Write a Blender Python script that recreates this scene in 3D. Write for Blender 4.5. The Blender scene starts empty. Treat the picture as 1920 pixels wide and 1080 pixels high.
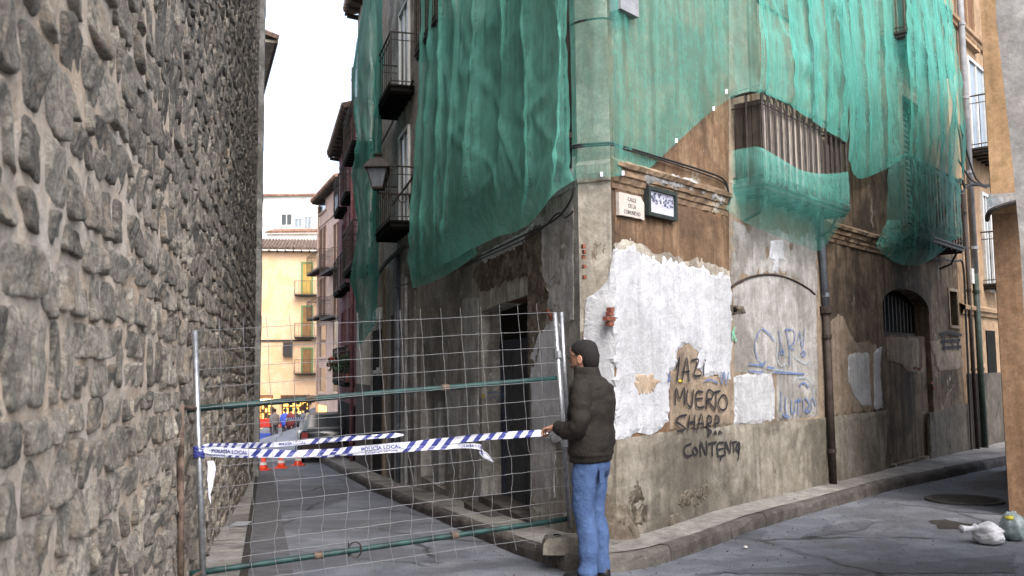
import bpy, bmesh, math, random
from mathutils import Vector, Matrix, noise
from mathutils.geometry import delaunay_2d_cdt
R = math.radians
random.seed(11)
sc = bpy.context.scene
COL = sc.collection

# ---------------------------------------------------------------- camera, world, sun, exposure
FPX = 1700.0
cam_d = bpy.data.cameras.new('camera'); cam = bpy.data.objects.new('camera', cam_d); COL.objects.link(cam)
CAM = Vector((0, 0, 1.56))
CM = (Matrix.Rotation(R(90 + 5.04), 3, 'X') @ Matrix.Rotation(R(-0.6), 3, 'Z'))
cam.matrix_world = Matrix.Translation(CAM) @ CM.to_4x4()
cam_d.sensor_width = 36; cam_d.lens = 36 * FPX / 1920; cam_d.clip_start = 0.05; cam_d.clip_end = 800
cam_d.dof.use_dof = True; cam_d.dof.focus_distance = 7.2; cam_d.dof.aperture_fstop = 4.5
sc.camera = cam
SUN_EL, SUN_AZ = 50, 158            # azimuth clockwise from +Y
w = bpy.data.worlds.new('World'); sc.world = w; w.use_nodes = True
nt = w.node_tree; nt.nodes.clear()
sky = nt.nodes.new('ShaderNodeTexSky'); sky.sky_type = 'NISHITA'; sky.sun_disc = False
sky.sun_elevation = R(SUN_EL); sky.sun_rotation = R(SUN_AZ); sky.air_density = 1.0; sky.dust_density = 4.0; sky.ozone_density = 1.0
hs = nt.nodes.new('ShaderNodeHueSaturation'); hs.inputs['Saturation'].default_value = 0.66
bg = nt.nodes.new('ShaderNodeBackground'); bg.inputs[1].default_value = 0.15
wo = nt.nodes.new('ShaderNodeOutputWorld')
nt.links.new(sky.outputs[0], hs.inputs['Color']); nt.links.new(hs.outputs[0], bg.inputs[0]); nt.links.new(bg.outputs[0], wo.inputs[0])
sd = bpy.data.lights.new('sun', 'SUN'); sd.energy = 0.5; sd.angle = R(24); sd.color = (1, 0.97, 0.94)
so = bpy.data.objects.new('sun', sd); COL.objects.link(so)
sdir = Vector((math.sin(R(SUN_AZ)) * math.cos(R(SUN_EL)), math.cos(R(SUN_AZ)) * math.cos(R(SUN_EL)), math.sin(R(SUN_EL))))
so.rotation_euler = sdir.to_track_quat('Z', 'Y').to_euler(); so.location = (0, 0, 30)
sc.view_settings.view_transform = 'Standard'; sc.view_settings.look = 'None'
sc.view_settings.exposure = 2.0; sc.view_settings.gamma = 1.0; sc.view_settings.use_curve_mapping = False
sc.cycles.max_bounces = 8; sc.cycles.transparent_max_bounces = 24
sc.cycles.use_denoising = True
sc.cycles.sample_clamp_indirect = 6

# ---------------------------------------------------------------- frames
def ray(px, py):
    return (CM @ Vector(((px - 960) / FPX, (540 - py) / FPX, -1)))
def atd(px, py, depth):                 # world point on a pixel ray at distance y = depth
    d = ray(px, py); return CAM + d * (depth / d.y)
class Fac:                              # a vertical wall plane: u along it, z up, o out of it
    def __init__(s, O, az, flip=1):
        s.O = Vector((O[0], O[1], 0)); s.d = Vector((math.sin(R(az)), math.cos(R(az)), 0))
        s.n = Vector((s.d.y, -s.d.x, 0)) * flip
    def pt(s, u, z, o=0.0): return s.O + s.d * u + s.n * o + Vector((0, 0, z))
    def uz(s, px, py, o=0.0):
        r = ray(px, py); t = (s.O + s.n * o - CAM).dot(s.n) / r.dot(s.n)
        p = CAM + r * t; return ((p - s.O).dot(s.d), p.z)
    def hit(s, px, py, o=0.0):
        u, z = s.uz(px, py, o); return s.pt(u, z, o)
def zroad(x, y):
    a = -.065 * max(0, min(y, 17) - 7) - .048 * max(0, min(y, 62) - 17)
    b = -.012 * max(0, y - 9)
    cx = .34 - .306 * (y - 7.2) + .6       # which side of the corner block we are on
    t = min(1, max(0, (x - cx) / 2.0)); t = t * t * (3 - 2 * t)
    if y < 7: t = 1
    return a * (1 - t) + b * t
def groundz(x, y): return zroad(x, y) + (.012 * nz(x * .8, y * .8, 4) + .005 * nz(x * 3, y * 3, 4) if 3 < y < 30 else 0)
A = (.60, 8.02); B = (.88, 7.88)
FR = Fac(B, 41.0)
FL = Fac(A, -17.0, -1)
FC = Fac(A, math.degrees(math.atan2(B[0] - A[0], B[1] - A[1])))
CW = (Vector(B) - Vector(A)).length
FW = Fac((-.927, 1.0), -14.14)          # the old stone wall on the left
def u_at_y(F, y): return (y - F.O.y) / F.d.y
def L_at(y): u = u_at_y(FL, y); p = FL.pt(u, 0); return (p.x, p.y)

# ---------------------------------------------------------------- mesh building
def nz(x, y=0, z=0): return noise.noise(Vector((x, y, z)))
class M:
    def __init__(s): s.v = []; s.f = []; s.smooth = False; s.tone = None
    def add(s, vs, fs):
        k = len(s.v); s.v += [Vector(p) for p in vs]; s.f += [tuple(i + k for i in f) for f in fs]; return s
    def hexa(s, p):                     # 8 points: bottom 4 ccw, top 4 ccw
        return s.add(p, [(3, 2, 1, 0), (4, 5, 6, 7), (0, 1, 5, 4), (1, 2, 6, 5), (2, 3, 7, 6), (3, 0, 4, 7)])
    def box(s, x0, x1, y0, y1, z0, z1):
        return s.hexa([(x0, y0, z0), (x1, y0, z0), (x1, y1, z0), (x0, y1, z0), (x0, y0, z1), (x1, y0, z1), (x1, y1, z1), (x0, y1, z1)])
    def fbox(s, F, u0, u1, z0, z1, o0, o1):
        return s.hexa([F.pt(u0, z0, o1), F.pt(u1, z0, o1), F.pt(u1, z0, o0), F.pt(u0, z0, o0), F.pt(u0, z1, o1), F.pt(u1, z1, o1), F.pt(u1, z1, o0), F.pt(u0, z1, o0)])
    def tube(s, pts, r, n=8, cap=True, closed=False):
        pts = [Vector(p) for p in pts]; N = len(pts); rs = r if isinstance(r, (list, tuple)) else [r] * N
        vs = []; fs = []; ref = None
        for i, p in enumerate(pts):
            if closed: t = (pts[(i + 1) % N] - pts[i - 1])
            else: t = (pts[min(i + 1, N - 1)] - pts[max(i - 1, 0)])
            t = t.normalized() if t.length > 1e-9 else Vector((0, 0, 1))
            if ref is None: ref = Vector((0, 0, 1)) if abs(t.z) < .9 else Vector((1, 0, 0))
            a = (ref - t * ref.dot(t)).normalized(); b = t.cross(a); ref = a
            for k in range(n):
                an = 2 * math.pi * k / n; vs.append(p + (a * math.cos(an) + b * math.sin(an)) * rs[i])
        m = N if closed else N - 1
        for i in range(m):
            j = (i + 1) % N
            for k in range(n):
                fs.append((i * n + k, i * n + (k + 1) % n, j * n + (k + 1) % n, j * n + k))
        if cap and not closed:
            fs.append(tuple(range(n))[::-1]); fs.append(tuple((N - 1) * n + k for k in range(n)))
        return s.add(vs, fs)
    def loft(s, rings, cap=True):       # rings: lists of equal length
        n = len(rings[0]); vs = [p for r in rings for p in r]; fs = []
        for i in range(len(rings) - 1):
            for k in range(n):
                fs.append((i * n + k, i * n + (k + 1) % n, (i + 1) * n + (k + 1) % n, (i + 1) * n + k))
        if cap: fs.append(tuple(range(n))[::-1]); fs.append(tuple((len(rings) - 1) * n + k for k in range(n)))
        return s.add(vs, fs)
    def lathe(s, c, prof, n=16):        # prof: (r, z)
        c = Vector(c)
        return s.loft([[c + Vector((r * math.cos(2 * math.pi * k / n), r * math.sin(2 * math.pi * k / n), z)) for k in range(n)] for r, z in prof])
    def grid(s, P):                     # P[i][j]
        a = len(P); b = len(P[0]); vs = [p for r in P for p in r]
        return s.add(vs, [(i * b + j, i * b + j + 1, (i + 1) * b + j + 1, (i + 1) * b + j) for i in range(a - 1) for j in range(b - 1)])
ROOT = {}
def base_of(o):
    while o is not None:
        if o.name in ROOT: return ROOT[o.name]
        o = o.parent
    return Vector((0, 0, 0))
def thing(name, label, cat, loc=(0, 0, 0), group=None):
    o = bpy.data.objects.new(name, None); COL.objects.link(o); o.location = loc; o.empty_display_size = .2
    ROOT[o.name] = Vector(loc); o['label'] = label; o['category'] = cat
    if group: o['group'] = group
    return o
def part(name, m, mat, parent=None, smooth=False, label=None, kind=None, cat=None, group=None, tones=None, local=False):
    off = base_of(parent) if parent is not None and not local else Vector((0, 0, 0))
    me = bpy.data.meshes.new(name)
    me.from_pydata([tuple(p - off) for p in m.v], [], m.f)
    if smooth: me.polygons.foreach_set('use_smooth', [True] * len(me.polygons))
    if tones is not None:
        at = me.attributes.new('tone', 'FLOAT', 'POINT'); at.data.foreach_set('value', tones)
    me.materials.append(mat); me.update()
    o = bpy.data.objects.new(name, me); COL.objects.link(o)
    if parent is not None: o.parent = parent
    if label: o['label'] = label
    if kind: o['kind'] = kind
    if cat: o['category'] = cat
    if group: o['group'] = group
    return o
def inpoly(x, y, poly):
    c = False; j = len(poly) - 1
    for i in range(len(poly)):
        xi, yi = poly[i]; xj, yj = poly[j]
        if (yi > y) != (yj > y) and x < (xj - xi) * (y - yi) / (yj - yi) + xi: c = not c
        j = i
    return c
def resample(poly, step):
    out = []
    for i in range(len(poly)):
        a = Vector(poly[i]); b = Vector(poly[(i + 1) % len(poly)]); n = max(1, int((b - a).length / step))
        for k in range(n): out.append(tuple(a.lerp(b, k / n)))
    return out
def ragged(poly, amp, step=.03, seed=0):
    P = resample(poly, step); out = []; n = len(P)
    for i, (x, y) in enumerate(P):
        a = Vector(P[i - 1]); b = Vector(P[(i + 1) % n]); t = (b - a); t = t.normalized() if t.length else Vector((1, 0))
        d = amp * (nz(x * 5 + seed, y * 5, 1) + .7 * nz(x * 14 + seed, y * 14, 2) + .5 * nz(x * 40 + seed, y * 40, 3))
        out.append((x - t.y * d, y + t.x * d))
    return out
def fillpoly(outer, holes, step, jit=.3):
    """triangulated sheet: returns 2d verts, faces, number of border verts"""
    vs = []; es = []
    for poly in [outer] + holes:
        k = len(vs); vs += [Vector(p) for p in poly]; es += [(k + i, k + (i + 1) % len(poly)) for i in range(len(poly))]
    nb = len(vs)
    xs = [p[0] for p in outer]; ys = [p[1] for p in outer]
    x = min(xs) + step / 2; rows = 0
    while x < max(xs):
        y = min(ys) + step / 2
        while y < max(ys):
            q = (x + random.uniform(-jit, jit) * step, y + random.uniform(-jit, jit) * step)
            if inpoly(q[0], q[1], outer) and not any(inpoly(q[0], q[1], h) for h in holes): vs.append(Vector(q))
            y += step
        x += step
    V, E, F, ov, oe, of = delaunay_2d_cdt(vs, es, [], 0, 1e-5)
    bd = [any(i < nb for i in o) for o in ov]
    FF = []
    for f in F:
        cx = sum(V[i][0] for i in f) / len(f); cy = sum(V[i][1] for i in f) / len(f)
        if inpoly(cx, cy, outer) and not any(inpoly(cx, cy, h) for h in holes): FF.append(tuple(f))
    return V, FF, bd
def wallmesh(F, outer, holes=(), step=.2, amp=.006, off=0.0, reveal=.3, seed=0.0, rough=1.0):
    m = M(); holes = [list(h) for h in holes]
    V, T, bd = fillpoly(outer, holes, step)
    vs = []
    for p, b in zip(V, bd):
        d = 0 if b else amp * (nz(p[0] * 1.1 * rough, p[1] * 1.1 * rough, seed) * 1.2 + .8 * nz(p[0] * 4 * rough, p[1] * 4 * rough, seed + 5))
        vs.append(F.pt(p[0], p[1], off + d))
    m.add(vs, T)
    for h in holes:
        n = len(h)
        m.add([F.pt(a, b, off) for a, b in h] + [F.pt(a, b, off - reveal) for a, b in h], [(i, (i + 1) % n, n + (i + 1) % n, n + i) for i in range(n)])
    return m
def patchmesh(F, poly, th=.012, step=.06, amp=.006, rag=.02, rstep=.025, seed=0.0, px=True, o0=0.0):
    if px: poly = [F.uz(a, b, o0) for a, b in poly]
    P = ragged(poly, rag, rstep, seed)
    V, T, bd = fillpoly(P, [], step)
    m = M(); vs = []
    for p, b in zip(V, bd):
        d = -th * .45 if b else amp * (nz(p[0] * 7, p[1] * 7, seed) + .8 * nz(p[0] * 21, p[1] * 21, seed))
        vs.append(F.pt(p[0], p[1], o0 + th + d))
    m.add(vs, T); n = len(P)
    m.add([F.pt(a, b, o0 + th * .55) for a, b in P] + [F.pt(a, b, o0 - .03) for a, b in P], [(i, (i + 1) % n, n + (i + 1) % n, n + i) for i in range(n)])
    return m
def cr(p0, p1, p2, p3, t):
    return .5 * ((2 * p1) + (-p0 + p2) * t + (2 * p0 - 5 * p1 + 4 * p2 - p3) * t * t + (-p0 + 3 * p1 - 3 * p2 + p3) * t ** 3)
def spline(pts, n):
    out = []; L = len(pts)
    for i in range(L - 1):
        for k in range(n):
            out.append(cr(pts[max(i - 1, 0)], pts[i], pts[i + 1], pts[min(i + 2, L - 1)], k / n))
    out.append(pts[-1]); return out
def netmesh(rows, nu, nv, nrm, pleat=.03, freq=7, seed=0.0, crumple=.008, edge=.006, slack=1.0):
    """rows: top to bottom lists of world points (a coarse control net); adds hanging pleats along nrm"""
    R1 = [spline(r, nu) for r in rows]
    cols = [spline([r[j] for r in R1], nv) for j in range(len(R1[0]))]
    NI = len(cols[0]); NJ = len(cols); P = []
    s = 0; arc = [0]
    for j in range(1, NJ): s += (cols[j][NI // 2] - cols[j - 1][NI // 2]).length; arc.append(s)
    for i in range(NI):
        row = []; ti = i / (NI - 1)
        for j in range(NJ):
            p = cols[j][i]; a = arc[j]
            sl = nz(a * .9 + seed, p.z * .22, seed)              # slow drift makes folds wander
            ph = a * freq + 2.6 * nz(a * 1.3 + seed, p.z * .33, 3.1) + 1.2 * sl
            f = (math.sin(ph) * .5 + .5) ** 4.5
            amt = (.35 + .65 * (.5 + .5 * nz(a * .8 - seed, p.z * .5, 7.7)))
            f2 = abs(nz(a * freq * .55 + seed * 2, p.z * .8 + a * .6, 9)) ** .7
            d = pleat * slack * (1.15 * f * amt + .4 * f2 * amt) + crumple * nz(a * 16, p.z * 11, seed) + crumple * 1.6 * nz(a * 5 + p.z * 3, p.z * 5 - a * 2, seed + 2)
            g1 = abs(nz((a * .9 + p.z * .7) * 1.1 + seed, (p.z * .6 - a) * .5, 4)); g2 = abs(nz((a * 1.1 - p.z * .9) * .9 - seed, (p.z * .5 + a) * .6, 6))
            d += pleat * .28 * (max(0, 1 - g1 * 10) + .8 * max(0, 1 - g2 * 10))
            k = min(1, min(ti, 1 - ti) * 6 + .25)
            tg = (cols[min(j + 1, NJ - 1)][i] - cols[max(j - 1, 0)][i]).normalized()
            ke = min(1, min(j, NJ - 1 - j) / 4)
            row.append(p + nrm * d * k + tg * (pleat * slack * .8 * math.cos(ph) * amt * ke * k))
        P.append(row)
    m = M(); m.grid(P); m.P = P
    return m
# ---------------------------------------------------------------- materials
class NB:
    def __init__(s, name):
        s.m = bpy.data.materials.new(name); s.m.use_nodes = True; s.t = s.m.node_tree; s.t.nodes.clear()
        s.out = s.t.nodes.new('ShaderNodeOutputMaterial'); s.b = s.t.nodes.new('ShaderNodeBsdfPrincipled')
        s.l(s.b.outputs[0], s.out.inputs[0]); s.geo = None; s.tc = None
    def n(s, k, **kw):
        x = s.t.nodes.new(k)
        for a, b in kw.items(): setattr(x, a, b)
        return x
    def l(s, a, b): s.t.links.new(a, b)
    def pos(s, scale=(1, 1, 1), rot=(0, 0, 0), loc=(0, 0, 0), obj=False):
        if obj:
            if s.tc is None: s.tc = s.n('ShaderNodeTexCoord')
            o = s.tc.outputs['Object']
        else:
            if s.geo is None: s.geo = s.n('ShaderNodeNewGeometry')
            o = s.geo.outputs['Position']
        mp = s.n('ShaderNodeMapping'); s.l(o, mp.inputs[0]); mp.inputs['Scale'].default_value = scale; mp.inputs['Rotation'].default_value = rot; mp.inputs['Location'].default_value = loc
        return mp.outputs[0]
    def noise(s, vec, scale, detail=6, rough=.6, dist=0):
        x = s.n('ShaderNodeTexNoise'); s.l(vec, x.inputs['Vector']); x.inputs['Scale'].default_value = scale
        x.inputs['Detail'].default_value = detail; x.inputs['Roughness'].default_value = rough; x.inputs['Distortion'].default_value = dist
        return x.outputs['Fac']
    def ramp(s, fac, a, b, c0=0.0, c1=1.0):
        x = s.n('ShaderNodeMapRange'); s.l(fac, x.inputs[0]); x.inputs[1].default_value = a; x.inputs[2].default_value = b
        x.inputs[3].default_value = c0; x.inputs[4].default_value = c1; x.clamp = True; return x.outputs[0]
    def mix(s, f, a, b, mode='MIX'):
        x = s.n('ShaderNodeMix', data_type='RGBA', blend_type=mode)
        for v, i in ((f, 0), (a, 6), (b, 7)):
            if isinstance(v, (int, float)): x.inputs[i].default_value = v
            elif isinstance(v, (tuple, list)): x.inputs[i].default_value = (*v[:3], 1)
            else: s.l(v, x.inputs[i])
        return x.outputs[2]
    def math(s, op, a, b=0.0):
        x = s.n('ShaderNodeMath', operation=op)
        for v, i in ((a, 0), (b, 1)):
            if isinstance(v, (int, float)): x.inputs[i].default_value = v
            else: s.l(v, x.inputs[i])
        return x.outputs[0]
    def bump(s, h, strength=.5, dist=.02):
        x = s.n('ShaderNodeBump'); x.inputs['Strength'].default_value = strength; x.inputs['Distance'].default_value = dist
        s.l(h, x.inputs['Height']); s.l(x.outputs[0], s.b.inputs['Normal'])
    def fin(s, col, rough=.9, spec=.25, metal=0):
        if isinstance(col, (tuple, list)): s.b.inputs['Base Color'].default_value = (*col[:3], 1)
        else: s.l(col, s.b.inputs['Base Color'])
        if isinstance(rough, (int, float)): s.b.inputs['Roughness'].default_value = rough
        else: s.l(rough, s.b.inputs['Roughness'])
        s.b.inputs['Specular IOR Level'].default_value = spec; s.b.inputs['Metallic'].default_value = metal
        return s.m
def plaster(name, c1, c2, peel=None, pt=.58, c4=None, streak=.5, sc_=1.0, bump=.35, rough=.93, spots=None, seed=0, cont=.55):
    """old render: two tones, sharp-edged flaked areas, run-down streaks, pits"""
    b = NB(name); p = b.pos(loc=(seed * 3.1, seed * 1.7, seed)); ps = b.pos(scale=(5, 5, .35), loc=(seed, 0, 0))
    big = b.noise(p, .9 * sc_, 8, .62, .3); mid = b.noise(p, 3.4 * sc_, 10, .68, .2); fine = b.noise(p, 38, 6, .7); grain = b.noise(p, 160, 3, .6)
    col = b.mix(b.ramp(mid, .42, .60), c1, c2)
    dk = tuple(x * .62 for x in c1)
    col = b.mix(b.ramp(big, .49, .58, 0, .8), col, c4 or dk)
    st = b.noise(ps, 1.6, 8, .65, .4)
    col = b.mix(b.ramp(st, .48, .62, 0, streak), col, tuple(x * .42 for x in c1))
    lt = b.noise(ps, 2.3, 6, .7); 
    col = b.mix(b.ramp(lt, .56, .72, 0, streak * .5), col, tuple(min(.75, x * 1.5) for x in c2))
    h = b.math('MULTIPLY', fine, .5)
    if peel:
        pm = b.noise(p, 1.7 * sc_, 14, .72, .7); k = b.ramp(pm, pt, pt + .018)
        col = b.mix(k, col, peel); h = b.math('SUBTRACT', h, b.math('MULTIPLY', k, .6))
        pm2 = b.noise(p, 6.5 * sc_, 12, .75, .3); k2 = b.ramp(pm2, pt + .045, pt + .06)
        col = b.mix(k2, col, peel)
    if spots:
        sp = b.noise(p, 14, 4, .8); col = b.mix(b.ramp(sp, .66, .7), col, spots)
    gr = b.noise(p, 9, 8, .75)
    col = b.mix(cont, col, b.mix(b.ramp(gr, .39, .61), (.45, .45, .45), (1.0, 1.0, 1.0)), 'MULTIPLY')
    col = b.mix(cont * .9, col, b.mix(b.ramp(fine, .38, .62), (.6, .6, .6), (1, 1, 1)), 'MULTIPLY')
    h = b.math('ADD', h, b.math('MULTIPLY', mid, 1.2)); h = b.math('ADD', h, b.math('MULTIPLY', grain, .18)); h = b.math('ADD', h, b.math('MULTIPLY', gr, .5))
    b.bump(h, bump, .025)
    return b.fin(col, rough)
def simple(name, c, rough=.6, spec=.4, metal=0, var=.35, scale=9, bump=.15, c2=None, obj=False):
    b = NB(name); p = b.pos(obj=obj); n1 = b.noise(p, scale, 8, .65); n2 = b.noise(p, scale * 9, 4, .6)
    col = b.mix(b.ramp(n1, .38, .62), tuple(x * (1 - var) for x in c), c2 or c)
    col = b.mix(.4, col, b.mix(b.ramp(n2, .4, .6), (.6, .6, .6), (1, 1, 1)), 'MULTIPLY')
    b.bump(b.math('ADD', n1, b.math('MULTIPLY', n2, .3)), bump, .01)
    return b.fin(col, rough, spec, metal)
def glow(name, c, s):
    b = NB(name); b.b.inputs['Emission Color'].default_value = (*c, 1); b.b.inputs['Emission Strength'].default_value = s
    return b.fin(c, .5)
MT = {}
# facades of the corner house
MT['ochre_brown'] = plaster('ochre_brown_render', (.165, .098, .057), (.25, .165, .102), (.36, .32, .26), .61, c4=(.095, .06, .038), streak=.75, seed=1)
MT['brown_upper'] = plaster('upper_render', (.17, .115, .075), (.26, .20, .145), (.36, .33, .28), .60, c4=(.13, .09, .06), streak=.55, seed=2)
MT['pale_corner'] = plaster('pale_corner_render', (.34, .31, .26), (.48, .45, .39), (.21, .17, .13), .60, c4=(.20, .17, .135), streak=.4, seed=3)
MT['grey_left'] = plaster('left_facade_render', (.33, .32, .295), (.45, .435, .405), (.52, .51, .485), .60, c4=(.19, .18, .16), streak=.7, seed=4)
MT['grey_pale'] = plaster('pale_grey_render', (.38, .38, .38), (.52, .52, .52), (.22, .19, .16), .62, c4=(.21, .20, .19), streak=.4, seed=5)
MT['white_patch'] = plaster('whitewashed_plaster', (.47, .485, .52), (.56, .575, .605), (.32, .29, .25), .665, c4=(.40, .41, .43), streak=.2, seed=6, bump=.7, cont=.3, spots=(.36, .35, .33))
MT['dado'] = plaster('cement_dado', (.22, .197, .16), (.31, .285, .24), (.13, .115, .095), .62, c4=(.12, .105, .085), streak=.45, seed=7)
MT['dado_dark'] = plaster('dark_cement_dado', (.10, .085, .068), (.145, .125, .10), (.06, .052, .043), .60, c4=(.06, .05, .042), streak=.6, seed=8)  # darker cement tone for the bases at the right
MT['arch_fill'] = plaster('arch_infill_render', (.33, .32, .305), (.43, .42, .41), (.20, .17, .14), .64, c4=(.19, .175, .155), streak=.5, seed=9)
MT['tan'] = plaster('tan_render', (.26, .20, .145), (.34, .275, .21), (.18, .14, .11), .62, c4=(.20, .155, .115), streak=.4, seed=10)
MT['peach_patch'] = plaster('peach_plaster', (.40, .30, .21), (.47, .38, .29), None, .6, streak=.2, seed=11)
MT['grime'] = plaster('grimy_brown_render', (.125, .09, .06), (.215, .16, .11), (.27, .235, .19), .61, c4=(.048, .037, .028), streak=.85, seed=12)
MT['rubble'] = plaster('exposed_rubble', (.16, .135, .105), (.26, .225, .18), (.10, .08, .06), .55, c4=(.11, .088, .066), streak=.2, sc_=3.2, bump=1.0, seed=13)
MT['cornice'] = plaster('cornice_render', (.24, .165, .105), (.33, .25, .17), (.40, .36, .30), .60, c4=(.15, .10, .065), streak=.35, seed=14)
MT['grey_house'] = plaster('grey_house_render', (.45, .42, .39), (.60, .57, .53), (.20, .18, .155), .62, c4=(.20, .18, .16), streak=.45, seed=15)
MT['green_house'] = plaster('pale_house_render', (.42, .38, .31), (.52, .47, .39), None, .62, streak=.3, seed=16)
MT['maroon'] = plaster('maroon_render', (.22, .095, .10), (.27, .125, .13), None, .62, c4=(.18, .08, .085), streak=.25, seed=17, bump=.15)
MT['pink'] = plaster('salmon_render', (.52, .36, .29), (.58, .42, .34), None, .62, c4=(.46, .32, .25), streak=.15, seed=18, bump=.15, cont=.15)
MT['yellow'] = plaster('yellow_render', (.60, .40, .25), (.66, .45, .29), None, .62, c4=(.56, .37, .2), streak=.08, seed=19, bump=.12, cont=.12)
MT['white_house'] = plaster('white_render', (.68, .66, .62), (.75, .74, .72), None, .62, c4=(.62, .6, .56), streak=.1, seed=20, bump=.12, cont=.15)
MT['ochre_house'] = plaster('ochre_house_render', (.37, .245, .145), (.45, .315, .20), (.28, .20, .14), .68, c4=(.31, .205, .125), streak=.3, seed=21)
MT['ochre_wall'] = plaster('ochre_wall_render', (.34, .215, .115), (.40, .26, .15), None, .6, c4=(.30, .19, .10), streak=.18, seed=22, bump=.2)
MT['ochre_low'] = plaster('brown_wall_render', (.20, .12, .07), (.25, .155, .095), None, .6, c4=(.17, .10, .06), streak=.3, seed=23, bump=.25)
MT['concrete_grey'] = plaster('grey_pillar_render', (.20, .195, .19), (.27, .265, .26), (.15, .13, .115), .66, c4=(.17, .16, .15), streak=.3, seed=24)
MT['white_dull'] = plaster('dull_white_plaster', (.40, .41, .43), (.49, .50, .515), (.30, .27, .23), .64, c4=(.34, .345, .35), streak=.25, seed=36, bump=.6, cont=.35)
# left stone wall
def stone_mat():
    b = NB('weathered_limestone'); a = b.n('ShaderNodeAttribute', attribute_name='tone'); t = a.outputs['Fac']
    p = b.pos(); n1 = b.noise(p, 7, 12, .72, .5); n2 = b.noise(p, 42, 8, .75); n3 = b.noise(p, .55, 5, .6); n4 = b.noise(p, 17, 10, .8, .4)
    sx = b.n('ShaderNodeSeparateXYZ'); b.l(b.geo.outputs['Position'], sx.inputs[0])
    col = b.mix(t, (.27, .25, .22), (.64, .585, .495))
    # the upper courses and the far end carry an old dark crust; its edge wanders
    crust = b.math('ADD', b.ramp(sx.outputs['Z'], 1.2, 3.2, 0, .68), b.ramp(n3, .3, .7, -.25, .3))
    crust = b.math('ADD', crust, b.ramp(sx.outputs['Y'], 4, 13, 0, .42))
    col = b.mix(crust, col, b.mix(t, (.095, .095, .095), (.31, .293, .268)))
    col = b.mix(b.ramp(n1, .52, .62, 0, .6), col, (.05, .051, .052))
    col = b.mix(b.ramp(n4, .53, .60, 0, .6), col, (.36, .32, .265))
    col = b.mix(.7, col, b.mix(b.ramp(n2, .40, .60), (.42, .42, .43), (1.35, 1.32, 1.28)), 'MULTIPLY')
    vo = b.n('ShaderNodeTexVoronoi', feature='F1'); vo.inputs['Scale'].default_value = 11; dv = b.n('ShaderNodeMix', data_type='VECTOR'); dv.inputs[0].default_value = .12
    nn = b.n('ShaderNodeTexNoise'); nn.inputs['Scale'].default_value = 9; nn.inputs['Detail'].default_value = 8; b.l(p, nn.inputs['Vector']); b.l(p, dv.inputs[4]); b.l(nn.outputs['Color'], dv.inputs[5]); b.l(dv.outputs[1], vo.inputs['Vector'])
    n5 = b.noise(p, 33, 6, .8, .3); col = b.mix(b.ramp(n5, .56, .62, 0, .6), col, (.50, .47, .42)); n6 = b.noise(p, 4.5, 9, .75, .8); col = b.mix(b.ramp(n6, .54, .62, 0, .65), col, (.47, .375, .285))
    vc = b.n('ShaderNodeSeparateXYZ'); b.l(vo.outputs['Color'], vc.inputs[0])
    col = b.mix(.5, col, b.mix(vc.outputs['X'], (.75, .75, .75), (1.3, 1.29, 1.26)), 'MULTIPLY')
    h = b.math('ADD', b.math('MULTIPLY', n1, 1.8), b.math('MULTIPLY', n2, .8)); h = b.math('ADD', h, b.math('MULTIPLY', n4, 1.3)); h = b.math('ADD', h, b.math('MULTIPLY', vo.outputs['Distance'], -1.1)); h = b.math('ADD', h, b.math('MULTIPLY', vc.outputs['Y'], .5))
    b.bump(h, 1.0, .045); return b.fin(col, .95, .2)
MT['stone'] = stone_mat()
def mortar_mat():
    b = NB('lime_mortar'); p = b.pos(); n1 = b.noise(p, 2.2, 10, .7, .4); n2 = b.noise(p, 26, 8, .75); n3 = b.noise(p, 90, 4, .7)
    col = b.mix(b.ramp(n1, .35, .62), (.50, .385, .28), (.57, .51, .44))
    sx = b.n('ShaderNodeSeparateXYZ'); b.l(b.geo.outputs['Position'], sx.inputs[0])
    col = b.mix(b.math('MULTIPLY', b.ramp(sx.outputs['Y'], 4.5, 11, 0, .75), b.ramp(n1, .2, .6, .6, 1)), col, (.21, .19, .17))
    col = b.mix(.5, col, b.mix(b.ramp(n2, .4, .6), (.6, .6, .6), (1.2, 1.18, 1.15)), 'MULTIPLY')
    b.bump(b.math('ADD', b.math('ADD', n1, b.math('MULTIPLY', n2, .9)), b.math('MULTIPLY', n3, .3)), .9, .03); return b.fin(col, .95, .15)
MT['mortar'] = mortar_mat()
MT['quoin'] = plaster('dressed_stone', (.26, .26, .25), (.34, .34, .325), (.12, .12, .115), .6, c4=(.12, .12, .115), streak=.3, seed=30)
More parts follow.
